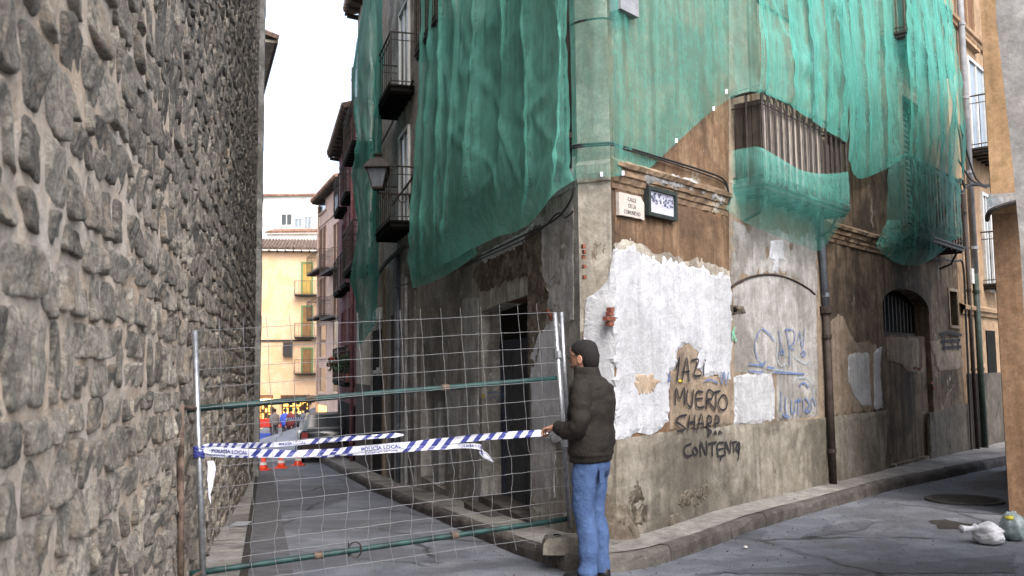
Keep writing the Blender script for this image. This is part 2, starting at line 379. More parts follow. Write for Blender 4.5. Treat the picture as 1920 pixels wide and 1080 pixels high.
# ground
def asphalt(nm='worn_asphalt', k_=1.0):
    b = NB(nm); p = b.pos(); big = b.noise(p, .5, 8, .65, .5); mid = b.noise(p, 2.6, 10, .7, .3); gr = b.noise(p, 75, 4, .7); sp = b.noise(p, 200, 2, .5)
    v = b.n('ShaderNodeTexVoronoi', feature='DISTANCE_TO_EDGE'); v.inputs['Scale'].default_value = .55
    wp = b.n('ShaderNodeMix', data_type='VECTOR'); wp.inputs[0].default_value = .22
    nv = b.n('ShaderNodeTexNoise'); b.l(p, nv.inputs['Vector']); nv.inputs['Scale'].default_value = 2.2; nv.inputs['Detail'].default_value = 8
    b.l(p, wp.inputs[4]); b.l(nv.outputs['Color'], wp.inputs[5]); b.l(wp.outputs[1], v.inputs['Vector'])
    cm = b.noise(p, .8, 3, .5)
    crack = b.math('MULTIPLY', b.ramp(v.outputs['Distance'], 0, .016, 1, 0), b.ramp(cm, .44, .52))
    col = b.mix(b.ramp(mid, .42, .60), (.092 * k_, .099 * k_, .116 * k_), (.145 * k_, .155 * k_, .178 * k_))
    col = b.mix(b.ramp(big, .48, .58, 0, .7), col, (.068, .069, .076))
    col = b.mix(b.ramp(b.noise(p, 1.3, 12, .75, 1.2), .6, .63, 0, .5), col, (.058, .057, .06))
    col = b.mix(.7, col, b.mix(b.ramp(gr, .39, .61), (.5, .5, .5), (1.25, 1.25, 1.25)), 'MULTIPLY')
    col = b.mix(b.ramp(sp, .68, .74, 0, .5), col, (.3, .3, .3))
    col = b.mix(crack, col, (.02, .02, .02))
    col = b.mix(b.ramp(b.noise(p, .9, 10, .75, .8), .56, .66, 0, .5), col, (.21, .215, .225))
    h = b.math('SUBTRACT', b.math('ADD', b.math('MULTIPLY', gr, .6), b.math('MULTIPLY', mid, 1.1)), b.math('MULTIPLY', crack, 1.2))
    b.bump(h, .6, .02); return b.fin(col, b.ramp(mid, .3, .7, .62, .85), .35)
MT['asphalt'] = asphalt(); MT['asphalt_fix'] = asphalt('patched_asphalt', .66)
MT['asphalt_patch'] = simple('asphalt_patch', (.10, .10, .108), .85, .25, var=.4, scale=6, bump=.5)
MT['pavement'] = plaster('cement_pavement', (.22, .21, .195), (.30, .285, .265), (.11, .105, .10), .6, c4=(.12, .11, .105), streak=0, bump=.5, seed=40)
MT['kerb'] = plaster('kerb_granite', (.075, .066, .062), (.135, .12, .112), (.23, .21, .19), .66, c4=(.07, .062, .058), streak=0, bump=.7, seed=41)
MT['kerb_nose'] = plaster('cement_kerb', (.12, .11, .10), (.18, .167, .15), (.09, .08, .07), .6, c4=(.09, .08, .07), streak=0, bump=.7, seed=42)
MT['dirt'] = simple('dirt', (.05, .046, .042), .95, .1, var=.5, scale=12, bump=.6)
# bits
MT['iron'] = simple('wrought_iron', (.022, .021, .022), .6, .4, 0, .5, 20, .3, c2=(.045, .032, .026))
MT['iron_rail'] = simple('weathered_iron', (.05, .042, .038), .7, .3, 0, .5, 20, .3, c2=(.085, .06, .045))
MT['galv'] = simple('galvanised_steel', (.40, .42, .45), .42, .5, .75, .4, 25, .1)
MT['wire'] = simple('zinc_wire', (.30, .31, .33), .5, .5, .5, .35, 30, .1, c2=(.26, .26, .27))
MT['green_pole'] = simple('green_paint_pole', (.006, .030, .029), .55, .35, 0, .4, 9, .15, c2=(.013, .052, .048))
MT['rust'] = simple('rusty_steel', (.085, .055, .04), .85, .25, 0, .6, 14, .4, c2=(.14, .10, .08))
MT['pipe_grey'] = simple('grey_pipe', (.27, .28, .30), .55, .4, 0, .35, 6, .1)
MT['pipe_blue'] = simple('zinc_pipe', (.15, .17, .20), .5, .4, .2, .35, 6, .1)
MT['pipe_brown'] = simple('cast_iron_pipe', (.05, .036, .03), .7, .3, 0, .5, 12, .3)
MT['pipe_green'] = simple('green_pipe', (.03, .05, .038), .6, .3, 0, .5, 12, .2)
MT['cable'] = simple('black_cable', (.018, .018, .02), .6, .4, 0, .2, 9, .05)
MT['wood_grey'] = None
def wood(name, c1, c2, zs=.6):
    b = NB(name); p = b.pos(scale=(9, 9, zs)); p2 = b.pos(); n = b.noise(p, 5, 8, .65, .6); n2 = b.noise(p2, 5, 6, .7)
    oi = b.n('ShaderNodeObjectInfo')
    col = b.mix(b.ramp(n, .35, .66), c1, c2); col = b.mix(b.ramp(n2, .5, .7, 0, .6), col, tuple(x * .4 for x in c1))
    col = b.mix(.7, col, b.mix(oi.outputs['Random'], (.55, .52, .5), (1.15, 1.15, 1.15)), 'MULTIPLY')
    b.bump(n, .6, .008); return b.fin(col, .85, .2)
MT['wood_grey'] = wood('weathered_planks', (.20, .17, .15), (.38, .345, .31))
MT['wood_dark'] = wood('dark_shutter_wood', (.05, .04, .034), (.10, .083, .07))
MT['wood_brown'] = wood('brown_wood', (.10, .05, .028), (.17, .09, .05))
MT['door_blue'] = simple('navy_door_paint', (.018, .026, .055), .55, .4, 0, .4, 5, .2)
MT['door_grey'] = simple('dark_grey_door', (.055, .058, .066), .6, .35, 0, .35, 4, .25)
MT['glass_dark'] = simple('dark_window_glass', (.035, .04, .045), .12, .6, 0, .3, 2, 0)
MT['glass_blue'] = simple('curtained_window', (.22, .26, .30), .25, .5, 0, .3, 2, 0)
MT['black'] = simple('dark_interior', (.012, .011, .010), .9, .1, 0, .3, 4, .1)
MT['white_frame'] = simple('white_painted_frame', (.6, .6, .58), .5, .4, 0, .2, 8, .05)
MT['tile'] = simple('roof_tile_clay', (.25, .13, .085), .9, .2, 0, .5, 5, .4, c2=(.34, .21, .15))
MT['tile_dark'] = simple('old_roof_tile', (.13, .09, .07), .9, .2, 0, .5, 5, .4, c2=(.20, .14, .11))
MT['brick'] = simple('red_brick', (.22, .075, .05), .9, .2, 0, .4, 20, .4)
MT['brick_pale'] = simple('dusty_brick', (.30, .17, .12), .9, .2, 0, .4, 20, .4)
MT['sign_marble'] = simple('marble_slab', (.50, .45, .41), .6, .35, 0, .18, 6, .1)
MT['sign_ink'] = simple('worn_engraving', (.13, .125, .13), .8, .2, 0, .5, 60, 0)
MT['plaque_white'] = simple('glazed_tile_white', (.58, .60, .68), .25, .5, 0, .15, 10, .03)
MT['plaque_blue'] = simple('glaze_blue_grey', (.08, .10, .16), .3, .5, 0, .5, 30, 0)
MT['plaque_pale'] = simple('glaze_lilac', (.42, .42, .54), .3, .5, 0, .2, 30, 0)
MT['plaque_frame'] = simple('dark_green_metal', (.035, .048, .046), .5, .4, .3, .3, 8, .1)
def spray(name, c, thin=.5):
    b = NB(name); p = b.pos(); n = b.noise(p, 22, 6, .7); n2 = b.noise(p, 90, 3, .7)
    k = b.math('ADD', b.ramp(n, .3, .62, 0, 1), b.ramp(n2, .4, .7, -.15, .2))
    b.b.inputs['Alpha'].default_value = 1; k = b.math('MULTIPLY', k, 1); 
    b.l(b.ramp(k, 0, thin, 0, 1), b.b.inputs['Alpha']); return b.fin(c, .8, .2)
MT['spray_black'] = spray('black_spray_paint', (.022, .022, .026), .10)
MT['spray_blue'] = spray('faded_blue_spray', (.10, .15, .30), .6)
MT['spray_pale'] = spray('pale_blue_spray', (.27, .35, .42), 1.3)
MT['spray_green'] = spray('green_spray', (.16, .38, .27), .6)
MT['spray_yellow'] = spray('yellow_spray', (.6, .42, .03), .3)
MT['tape_white'] = simple('tape_white', (.58, .60, .70), .35, .5, 0, .12, 20, .05)
MT['tape_blue'] = simple('tape_blue', (.035, .045, .22), .35, .5, 0, .2, 20, .05)
MT['cone'] = simple('orange_cone', (.75, .065, .02), .5, .4, 0, .15, 12, .05)
MT['cone_white'] = simple('cone_band', (.62, .60, .58), .4, .4, 0, .15, 12, .05)
def net_mat(name, c, a0, a1, st=.22):
    """woven debris netting: the thread grid covers more of the view where the cloth turns edge-on, as a real mesh does"""
    b = NB(name); lw = b.n('ShaderNodeLayerWeight'); lw.inputs[0].default_value = .45
    p = b.pos(); n = b.noise(p, 2.0, 8, .7, .4); n2 = b.noise(p, 11, 5, .7)
    ps = b.pos(scale=(9, 9, .25)); ns = b.noise(ps, 2.0, 8, .7, .3)
    col = b.mix(b.ramp(n, .35, .7), tuple(x * .8 for x in c), c); col = b.mix(b.ramp(ns, .45, .8, 0, .3), col, tuple(min(.8, x * 1.5 + .03) for x in c))
    cov = b.ramp(lw.outputs['Facing'], .1, .8, a0, a1)
    cov = b.math('ADD', cov, b.ramp(ns, .42, .74, -.06, st)); cov = b.math('ADD', cov, b.ramp(n2, .4, .75, -.03, .12))
    b.fin(col, .55, .3)
    tr = b.n('ShaderNodeBsdfTranslucent'); b.l(col, tr.inputs[0]); ms = b.n('ShaderNodeMixShader'); ms.inputs[0].default_value = .5
    b.l(b.b.outputs[0], ms.inputs[1]); b.l(tr.outputs[0], ms.inputs[2])
    tp = b.n('ShaderNodeBsdfTransparent'); m2 = b.n('ShaderNodeMixShader'); b.l(cov, m2.inputs[0]); b.l(tp.outputs[0], m2.inputs[1]); b.l(ms.outputs[0], m2.inputs[2])
    b.l(m2.outputs[0], b.out.inputs[0]); return b.m
NETC = (.17, .60, .50)
MT['net_thin'] = net_mat('green_net_single', NETC, .24, .62, .10)
MT['net_veil'] = net_mat('green_net_veil', NETC, .17, .42, .08)
MT['net'] = net_mat('green_net', NETC, .27, .86)
MT['net_dense_lit'] = net_mat('green_net_doubled_lit', (.24, .72, .59), .34, .90)  # same netting, its colour lightened to offset the shade on the left front
MT['jacket'] = None
def cloth(name, c, c2, bump=.7, sc_=9):
    b = NB(name); p = b.pos(obj=True); n = b.noise(p, sc_, 8, .65, .3); f = b.noise(p, 300, 2, .5); g = b.noise(p, sc_ * 3, 6, .6)
    col = b.mix(b.ramp(n, .3, .7), c, c2); col = b.mix(.35, col, b.mix(b.ramp(f, .3, .7), (.5, .5, .5), (1.1, 1.1, 1.1)), 'MULTIPLY')
    b.bump(b.math('ADD', b.math('MULTIPLY', n, 1.4), b.math('ADD', b.math('MULTIPLY', g, .6), b.math('MULTIPLY', f, .05))), bump, .02); return b.fin(col, .85, .25)
MT['jacket'] = cloth('dark_brown_jacket', (.011, .009, .008), (.020, .017, .0145))
MT['jeans'] = cloth('blue_denim', (.038, .07, .165), (.062, .11, .23), .6, 12)
MT['skin'] = simple('skin', (.36, .19, .13), .55, .4, 0, .15, 20, .05, obj=True)
MT['hair'] = simple('black_hair', (.012, .010, .010), .75, .3, 0, .4, 70, .8, obj=True)
MT['shoe'] = simple('black_shoe', (.012, .012, .013), .45, .4, 0, .3, 20, .1, obj=True)
MT['plastic_white'] = simple('white_plastic_bag', (.62, .63, .66), .4, .5, 0, .2, 16, .4)
MT['plastic_blue'] = simple('bluish_plastic_bag', (.25, .31, .32), .35, .5, 0, .35, 16, .4)
MT['plastic_yellow'] = simple('yellow_wrapper', (.55, .5, .05), .4, .4, 0, .3, 16, .2)
MT['lamp_glass'] = simple('dusty_lantern_glass', (.20, .22, .25), .2, .5, 0, .3, 12, 0)
MT['cover'] = simple('worn_cover_iron', (.065, .062, .06), .7, .3, .2, .4, 12, .3)
# ---------------------------------------------------------------- ground
def strip_ground():
    m = M(); xs = []; 
    def axis(a, b, fine0, fine1, sf, scs):
        out = []; x = a
        while x < b: out.append(x); x += sf if fine0 <= x < fine1 else scs
        out.append(b); return out
    X = axis(-60, 60, -8, 10, .14, 4); Y = axis(-25, 130, 3, 24, .16, 3)
    P = []
    for y in Y:
        P.append([Vector((x, y, groundz(x, y))) for x in X])
    m.grid(P); return m
part('road', strip_ground(), MT['asphalt'], smooth=True, kind='structure')
def ribbon_on(Fs, zoff, name, mat, kind='structure', step=.4):
    """Fs: list of (left xy, right xy) pairs along the path"""
    m = M(); P = []
    for (a, b) in Fs:
        a = Vector(a); b = Vector(b)
        P.append([Vector((p.x, p.y, groundz(p.x, p.y) + zoff)) for p in (a.lerp(b, k / 3) for k in range(4))])
    m.grid(P); return part(name, m, mat, kind=kind)
KH = .125
# pavement round the corner house: wall-side points and kerb-side points
def lxy(F, u, o=0): p = F.pt(u, 0, o); return (p.x, p.y)
inner = []; outer_ = []
for k in range(60, -1, -1):
    u = k * .4; inner.append(lxy(FL, u, -.15)); outer_.append(lxy(FL, u, .53 if u < 10 else .5))
inner.append(lxy(FC, CW / 2, -.15)); outer_.append((.62, 7.05))
for k in range(0, 40):
    u = k * .4; wdt = .46 + max(0, min(.45, (u - 5.5) * .09)); inner.append(lxy(FR, u, -.15)); outer_.append(lxy(FR, u, wdt))
# soften the corner of the outer line
KI = 61
outer_[KI - 1] = (.40, 7.15); outer_[KI + 1] = (1.12, 7.40)
outer_.insert(KI, (.50, 7.06)); inner.insert(KI, inner[KI])
outer_.insert(KI + 2, (.88, 7.18)); inner.insert(KI + 2, inner[KI + 2])
def zside(p): return zroad(p[0], p[1]) + KH
m = M(); P = []
def inset(o, i, d):
    a = Vector(o); b = Vector(i); return a + (b - a).normalized() * d
for o, i in zip(outer_, inner):
    a = inset(o, i, .10); b = Vector(i); row = []
    for k in range(5):
        q = a.lerp(b, k / 4); row.append(Vector((q.x, q.y, zside(o) + .004 + .006 * nz(q.x * 5, q.y * 5, 2) + .012 * k / 4)))
    P.append(row)
m.grid(P); pav = part('pavement', m, MT['pavement'], kind='structure')
# kerb stones one by one along the outer line
def resline(pts, L):
    out = [Vector(pts[0])]; acc = 0
    for a, b in zip(pts[:-1], pts[1:]):
        a = Vector(a); b = Vector(b); d = (b - a).length; t = L - acc
        while t <= d: out.append(a.lerp(b, t / d)); t += L
        acc = (acc + d) % L
    return out
kl = resline(outer_, .12); cuts = [0]; 
while cuts[-1] < len(kl) - 14: cuts.append(cuts[-1] + random.choice((6, 7, 8, 9)))
for a, b in zip(cuts[:-1], cuts[1:]):
    seg = kl[a:b + 1]
    if len(seg) < 3: continue
    rings = []; dz = random.uniform(-.008, .008)
    for i, p in enumerate(seg):
        t = (seg[min(i + 1, len(seg) - 1)] - seg[max(i - 1, 0)]).normalized(); nrm = Vector((-t.y, t.x))
        if nrm.dot(Vector((1.5, 12)) - p) < 0: nrm = -nrm
        if i == 0: p = p + t * .006
        if i == len(seg) - 1: p = p - t * .006
        zz = zroad(p.x, p.y); j = lambda s: .010 * nz(p.x * 6, p.y * 6, s)
        prof = [(.0, -.05), (.004 + j(1), KH * .6), (.012 + j(2), KH - .022), (.028, KH + .002), (.10, KH + .004), (.10, -.05)]
        rings.append([Vector((p.x + nrm.x * q, p.y + nrm.y * q, zz + h + (dz if h > .05 else 0) + j(4 + q * 9) * .7)) for q, h in prof])
    mm = M(); mm.loft(rings)
    cx = seg[len(seg) // 2]
    part('kerb_stone', mm, MT['kerb_nose'] if abs(cx.x - .7) < .55 and cx.y < 7.7 else MT['kerb'], pav)
# left pavement strip and gutter by the stone wall
GL = [((-2.03 + (y - 6.8) * -.2738), y) for y in [2 + .36 * k for k in range(60)]]
fs = []
for x, y in GL: fs.append(((-2.95 - .252 * (y - 8.63), y), (x, y)))
ribbon_on(fs, .010, 'side_pavement', MT['pavement'])
ribbon_on([((x + .004, y), (x + .07, y)) for x, y in GL], .011, 'gutter', MT['dirt'])
ribbon_on([((x + .075, y), (x + .42, y)) for x, y in GL], .008, 'gutter_slabs', MT['asphalt_patch'])
def flatpatch(pts, zo, name, mat, amp=.03, kind=None, parent=None, **kw):
    poly = [(p.x, p.y) for p in (atd_ground(a, b) for a, b in pts)] if kw.pop('px', True) else pts
    P = ragged(poly, amp, .05, 3); V, T, bd = fillpoly(P, [], .08); m = M()
    m.add([(p[0], p[1], groundz(p[0], p[1]) + zo) for p in V], T)
    return part(name, m, mat, parent, kind=kind, **kw)
def atd_ground(px, py):
    r = ray(px, py); t = 1.0
    for k in range(4000):
        p = CAM + r * t
        if p.z < zroad(p.x, p.y): return p
        t += .01 + t * .0004
    return p
road = bpy.data.objects['road']
flatpatch([(1320, 1005), (1375, 990), (1440, 997), (1425, 1012), (1350, 1012)], .0045, 'asphalt_repair', MT['asphalt_fix'], kind='structure')
flatpatch([(1500, 1010), (1560, 985), (1630, 975), (1640, 985), (1590, 1000), (1540, 1006)], .0045, 'asphalt_repair', MT['asphalt_fix'], .05, kind='structure')
flatpatch([(480, 925), (640, 915), (650, 935), (600, 955), (490, 965)], .0045, 'asphalt_repair', MT['asphalt_fix'], .08, kind='structure')
flatpatch([(1300, 1078), (1500, 1062), (1700, 1058), (1900, 1040), (1900, 1075), (1700, 1079)], .0045, 'asphalt_repair', MT['asphalt_fix'], .07, kind='structure')
flatpatch([(1742, 978), (1770, 974), (1800, 980), (1850, 985), (1820, 992), (1760, 990)], .0055, 'oil_stain', MT['dirt'], .03, kind='structure')
pc = atd_ground(1808, 939)
m = M(); m.lathe((pc.x, pc.y, zroad(pc.x, pc.y)), [(.42, -.02), (.42, .022), (.37, .024), (.365, .016), (.02, .02)], 32)
mh = part('manhole_cover', m, MT['cover'], label='round iron manhole cover set in the asphalt on the right', cat='manhole cover')
m = M()
for k in range(-5, 6):
    h = math.sqrt(max(0, .33 ** 2 - (k * .06) ** 2)); m.box(pc.x - h, pc.x + h, pc.y + k * .06 - .012, pc.y + k * .06 + .012, zroad(pc.x, pc.y) + .016, zroad(pc.x, pc.y) + .026)
part('tread_pattern', m, MT['cover'], mh)
pc = atd_ground(456, 986); m = M(); z0 = zroad(pc.x, pc.y)
m.add([(pc.x + a, pc.y + b * 1.0 , zroad(pc.x + a, pc.y + b) + .024) for a, b in ((-.1, -.25), (.1, -.3), (.03, .28), (-.16, .28))], [(0, 1, 2, 3)])
m.add([(pc.x + a, pc.y + b * 1.0 , zroad(pc.x + a, pc.y + b) + .002) for a, b in ((-.1, -.25), (.1, -.3), (.03, .28), (-.16, .28))], [(0, 1, 2, 3)])
part('utility_cover', m, MT['pipe_grey'], label='small pale steel utility cover in the pavement beside the gutter', cat='cover')
# leaves, grit and small litter lying about: nobody could count it
m = M(); rr = random.Random(5)
for k in range(900):
    if k % 3: 
        u = rr.uniform(-1, 14); q = FR.pt(u, 0, .46 + rr.random() ** 2 * .9)
    else: q = Vector((rr.uniform(-1.5, 5), rr.uniform(5.5, 10), 0))
    if k % 7 == 0: q = FL.pt(rr.uniform(0, 9), 0, rr.uniform(.05, .9))
    s = rr.uniform(.003, .011); a = rr.uniform(0, 6.28); z = groundz(q.x, q.y) + .001
    ins = FR.pt(0, 0, 0)
    if (q - FR.O).dot(FR.n) < .47 and (q - FR.O).dot(FR.d) > 0 and q.x > .9: continue
    m.hexa([(q.x + s * math.cos(a + i * 1.57) * rr.uniform(.6, 1.3), q.y + s * math.sin(a + i * 1.57), z) for i in range(4)] + [(q.x + s * .6 * math.cos(a + i * 1.57), q.y + s * .6 * math.sin(a + i * 1.57), z + s * .8) for i in range(4)])
part('grit', m, MT['kerb_nose'], kind='stuff', label='scattered grit, crumbs of mortar and bits of litter along the kerbs', cat='debris')

# ---------------------------------------------------------------- old stone wall on the left
WL = 20.9
wt = thing('stone_wall', 'tall old rubble stone wall with sandy mortar rising along the left side of the lane', 'wall', FW.pt(0, 0))
def wz0(u): p = FW.pt(u, 0); return zroad(p.x, p.y) - .15
m = M(); P = []
us = []; u = -2.0
while u < WL: us.append(u); u += .07 if u < 5 else .16
us.append(WL)
for u in us:
    row = []; z = wz0(u)
    st = .07 if u < 5 else .17
    zs = [z]
    while zs[-1] < 12: zs.append(zs[-1] + (st if zs[-1] < 4 or u > 5 else .3))
    row = zs
    P.append((u, row))
# equal row counts are needed for a grid: use a fixed param per column
nrow = 110
G = []
for u in us:
    z0 = wz0(u); row = []
    for k in range(nrow + 1):
        t = k / nrow; z = z0 + (12.2 - z0) * (t ** 1.35)
        row.append(FW.pt(u, z, -.002 + .010 * nz(u * 2.2, z * 2.2, 1) + .010 * nz(u * 6, z * 6, 2) + .006 * nz(u * 15, z * 15, 2)))
    G.append(row)
m.grid(G)
m.fbox(FW, -2.0, WL, wz0(WL), 12.2, -.9, -.03)
part('mortar_face', m, MT['mortar'], wt)
def stone_geo(cu, cz, w, h, rings, nseg, rs):
    """an irregular block with worn edges; returns 3d verts, faces"""
    ph = rs.uniform(0, 100); e = rs.uniform(3.5, 9); sk = rs.uniform(-.16, .16); tp = rs.uniform(-.2, .2); tilt = rs.uniform(-.1, .1)
    out = []
    for k in range(nseg):
        an = 2 * math.pi * (k + .5) / nseg; c, s_ = math.cos(an), math.sin(an)
        r = (abs(c) ** e + abs(s_) ** e) ** (-1 / e)
        x = c * r; y = s_ * r; x += sk * y; x *= 1 + tp * y; y += tilt * x
        q = 1 + .17 * nz(c * 1.2 + ph, s_ * 1.2, 5) + .08 * nz(c * 3.5 + ph, s_ * 3.5, 8) + .05 * nz(c * 9 + ph, s_ * 9, 3)
        out.append((x * w * .5 * q, y * h * .5 * q))
    proud = rs.uniform(.006, .018); tu = rs.uniform(-.03, .03); tv = rs.uniform(-.03, .03)
    prof = [(1.0, -.03), (.985, .5), (.93, .9), (.78, 1.0), (.45, 1.0)] if rings > 3 else [(1.0, -.03), (.96, .65), (.75, 1.0)]
    vs = []
    for i, (sc2, dp) in enumerate(prof):
        for x, y in out:
            X = x * sc2; Y = y * sc2; uu = cu + X; zz = cz + Y
            d = (dp * proud if i else -.03)
            if i: d += .010 * nz(uu * 9, zz * 9, ph) + .010 * nz(uu * 20, zz * 20, ph) + tu * X / w * 1.2 + tv * Y / h * 1.2
            vs.append(FW.pt(uu, zz, d))
    vs.append(FW.pt(cu, cz, proud * 1.05 + .012 * nz(cu * 9, cz * 9, ph)))
    n = nseg; fs = []
    for i in range(len(prof) - 1):
        for k in range(n): fs.append((i * n + k, i * n + (k + 1) % n, (i + 1) * n + (k + 1) % n, (i + 1) * n + k))
    L = len(prof) - 1
    for k in range(n): fs.append((L * n + k, L * n + (k + 1) % n, len(vs) - 1))
    return vs, fs
rs = random.Random(21); stones = []
z = -1.75
while z < 12.1:
    h0 = rs.choice((.13, .16, .18, .2, .23, .27)) ; u = -1.9 + rs.uniform(0, .3)
    while u < WL - .62:
        w0 = rs.uniform(.11, .30)
        if rs.random() < .12: w0 *= 1.35
        zz = z + h0 / 2 + .045 * nz(u * .8, z * .9, 3) + .06 * nz(u * .25, z * .4, 6)
        if zz > wz0(u) + .02:
            if h0 >= .23 and rs.random() < .28 and w0 < .3:     # two small ones in a tall course
                stones.append((u + w0 / 2, zz + h0 * .26, w0 - .03, h0 * .44)); stones.append((u + w0 / 2 + .01, zz - h0 * .25, w0 - .035, h0 * .42))
            else:
                g = rs.uniform(.012, .055)
                stones.append((u + w0 / 2, zz + rs.uniform(-.015, .015), w0 - g, h0 - rs.uniform(.010, .050)))
        u += w0 + rs.uniform(-.006, .03)
    z += h0 * .985
def inview(p):
    q = CM.transposed() @ (p - CAM)
    if q.z > -.3: return None
    return (960 + FPX * q.x / -q.z, 540 - FPX * q.y / -q.z)
sc_l = []
for i, s_ in enumerate(stones):
    a = inview(FW.pt(s_[0] - s_[2] / 2, s_[1])); b = inview(FW.pt(s_[0] + s_[2] / 2, s_[1])); c = inview(FW.pt(s_[0], s_[1] + s_[3] / 2)); d = inview(FW.pt(s_[0], s_[1] - s_[3] / 2))
    area = 0
    if a and b and c and d and b[0] > -10 and -30 < c[1] < 1100: area = abs(b[0] - a[0]) * abs(c[1] - d[1])
    sc_l.append((area, i))
top = set(i for _, i in sorted(sc_l, reverse=True)[:300])
mm = M(); tt = []
for i, s_ in enumerate(stones):
    big = i in top; near = FW.pt(s_[0], 0).y < 9
    vs, fs = stone_geo(*s_, 5 if big or near else 3, 24 if big else (16 if near else 9), rs)
    tone = min(1, max(0, rs.gauss(.45, .26)))
    if rs.random() < .1: tone = 1.0
    if big:
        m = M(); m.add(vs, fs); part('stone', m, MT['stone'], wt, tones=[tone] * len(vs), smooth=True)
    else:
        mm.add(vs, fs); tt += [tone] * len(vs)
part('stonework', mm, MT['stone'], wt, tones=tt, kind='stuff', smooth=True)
# dressed quoins at the far end
z = wz0(WL) - .1; k = 0
while z < 12.2:
    h = random.uniform(.34, .5); m = M(); wd = .62
    m.fbox(FW, WL - wd, WL + .02, z + .0015, min(12.2, z + h) - .0015, -.92, .135 + random.uniform(-.006, .008)); part('quoin_stone', m, MT['quoin'], wt); z += h; k += 1
# ---------------------------------------------------------------- corner house
ch = thing('corner_house', 'derelict corner house with flaking brown and white plaster, graffiti and green debris netting', 'house', (B[0], B[1], 0))
TOP = 12.4; UR = 10.6; UL = u_at_y(FL, 14.9)
def rect(F, px0, py0, px1, py1, o=0):
    a = F.uz(px0, py0, o); b = F.uz(px1, py1, o); return [(a[0], b[1]), (b[0], b[1]), (b[0], a[1]), (a[0], a[1])]
def R4(u0, u1, z0, z1): return [(u0, z0), (u1, z0), (u1, z1), (u0, z1)]
def arch(u0, u1, z0, zs, rise, n=14):
    c = (u0 + u1) / 2; hw = (u1 - u0) / 2
    return [(u0, z0), (u1, z0)] + [(c + hw * math.cos(math.pi * k / n), zs + rise * math.sin(math.pi * k / n)) for k in range(n + 1)]
# openings of the right facade (u, z)
uA0, zA = FR.uz(1655, 575); uA1, _ = FR.uz(1742, 590); zAt = FR.uz(1690, 549)[1]; zAb = FR.uz(1690, 868)[1]
archR = arch(uA0, uA1, zAb, zA + .02, zAt - zA + .05)
uw0, zw1 = FR.uz(1778, 545); uw1, zw0 = FR.uz(1796, 611)
winR = R4(uw0, uw1, zw0, zw1)
zF1 = 3.48                                   # first floor level
b1u0, b1u1 = 2.30, 4.62
b2u0, b2u1 = 7.20, 9.72


c1 = (b1u0 + b1u1) / 2; c2 = (b2u0 + b2u1) / 2
def dr(c, z0=zF1, hw=.5, h=2.25): return R4(c - hw, c + hw, z0, z0 + h)
holesR = [archR, winR, dr(c1 + .0), dr(c2 + .0), dr(c1, zF1 + 3.0), dr(c2, zF1 + 3.0), dr(c1 + 0, zF1 + 6, .5, 2), dr(c2, zF1 + 6, .5, 2)]
m = wallmesh(FR, R4(0, UR, -.5, TOP), holesR, .17, .007, 0, .22, 3.0)
part('wall', m, MT['grime'], ch, label='grimy brown plastered front facing the right-hand lane')
# rendered coats over it, each a thin sheet with ragged edges
def coat(name, F, pts, mat, th=.014, rag=.02, seed=0.0, amp=.004, step=.12, label=None, o0=0.0):
    return part(name, patchmesh(F, pts, th, step, amp, rag, .03, seed, True, o0), MT[mat], ch, label=label)
coat('plaster_coat', FR, [(1152, -160), (1362, -160), (1366, 540), (1366, 800), (1153, 840)], 'ochre_brown', .012, .004, 1, label='brown streaked plaster beside the corner')
coat('plaster_coat', FR, [(1366, -160), (1548, -160), (1545, 800), (1366, 820)], 'tan', .010, .006, 2)
coat('plaster_coat', FR, [(1367, 410), (1470, 430), (1532, 440), (1533, 575), (1500, 530), (1455, 514), (1400, 520), (1371, 540)], 'arch_fill', .013, .012, 3)
m = wallmesh(FC, R4(0, CW, -.3, TOP), [], .12, .004, .0, seed=6); part('corner_strip', m, MT['pale_corner'], ch, label='pale rendered strip cut across the corner')
# left facade openings
dL0 = u_at_y(FL, 11.25); dL1 = u_at_y(FL, 9.42)
zdt = FL.uz(992, 515)[1]; zdl = FL.uz(900, 556)[1]
dzb = zroad(*lxy(FL, dL1)) + KH
doorL = [(dL1, dzb - .05), (dL1, 2.32), ((dL0 + dL1) / 2, 2.30), (dL0, 2.26), (dL0, dzb - .2)]

sw = [FL.uz(1018, 422), FL.uz(1036, 512)]
swin = R4(min(sw[0][0], sw[1][0]), max(sw[0][0], sw[1][0]), sw[1][1], sw[0][1])
d2 = [FL.uz(782, 628), FL.uz(834, 640), FL.uz(834, 905)]
door2 = R4(d2[1][0], d2[0][0], d2[2][1] - .1, d2[1][1])

lb0 = u_at_y(FL, 9.7); 
balL = [(u_at_y(FL, 11.7), u_at_y(FL, 13.1))]; zFL = 3.15
cL = sum(balL[0]) / 2
upL = [R4(cL - .5, cL + .5, zFL, zFL + 2.2), R4(cL - .5, cL + .5, zFL + 3, zFL + 5.2), R4(1.9, 2.9, zF1 + .0, zF1 + 2.3), R4(1.9, 2.9, zF1 + 3, zF1 + 5.2)]
m = wallmesh(FL, R4(0, UL, -1.2, TOP), [doorL, swin, door2] + upL, .17, .008, 0, .28, 9.0)
part('wall', m, MT['grey_left'], ch, label='grey streaked plastered front facing the left-hand lane')
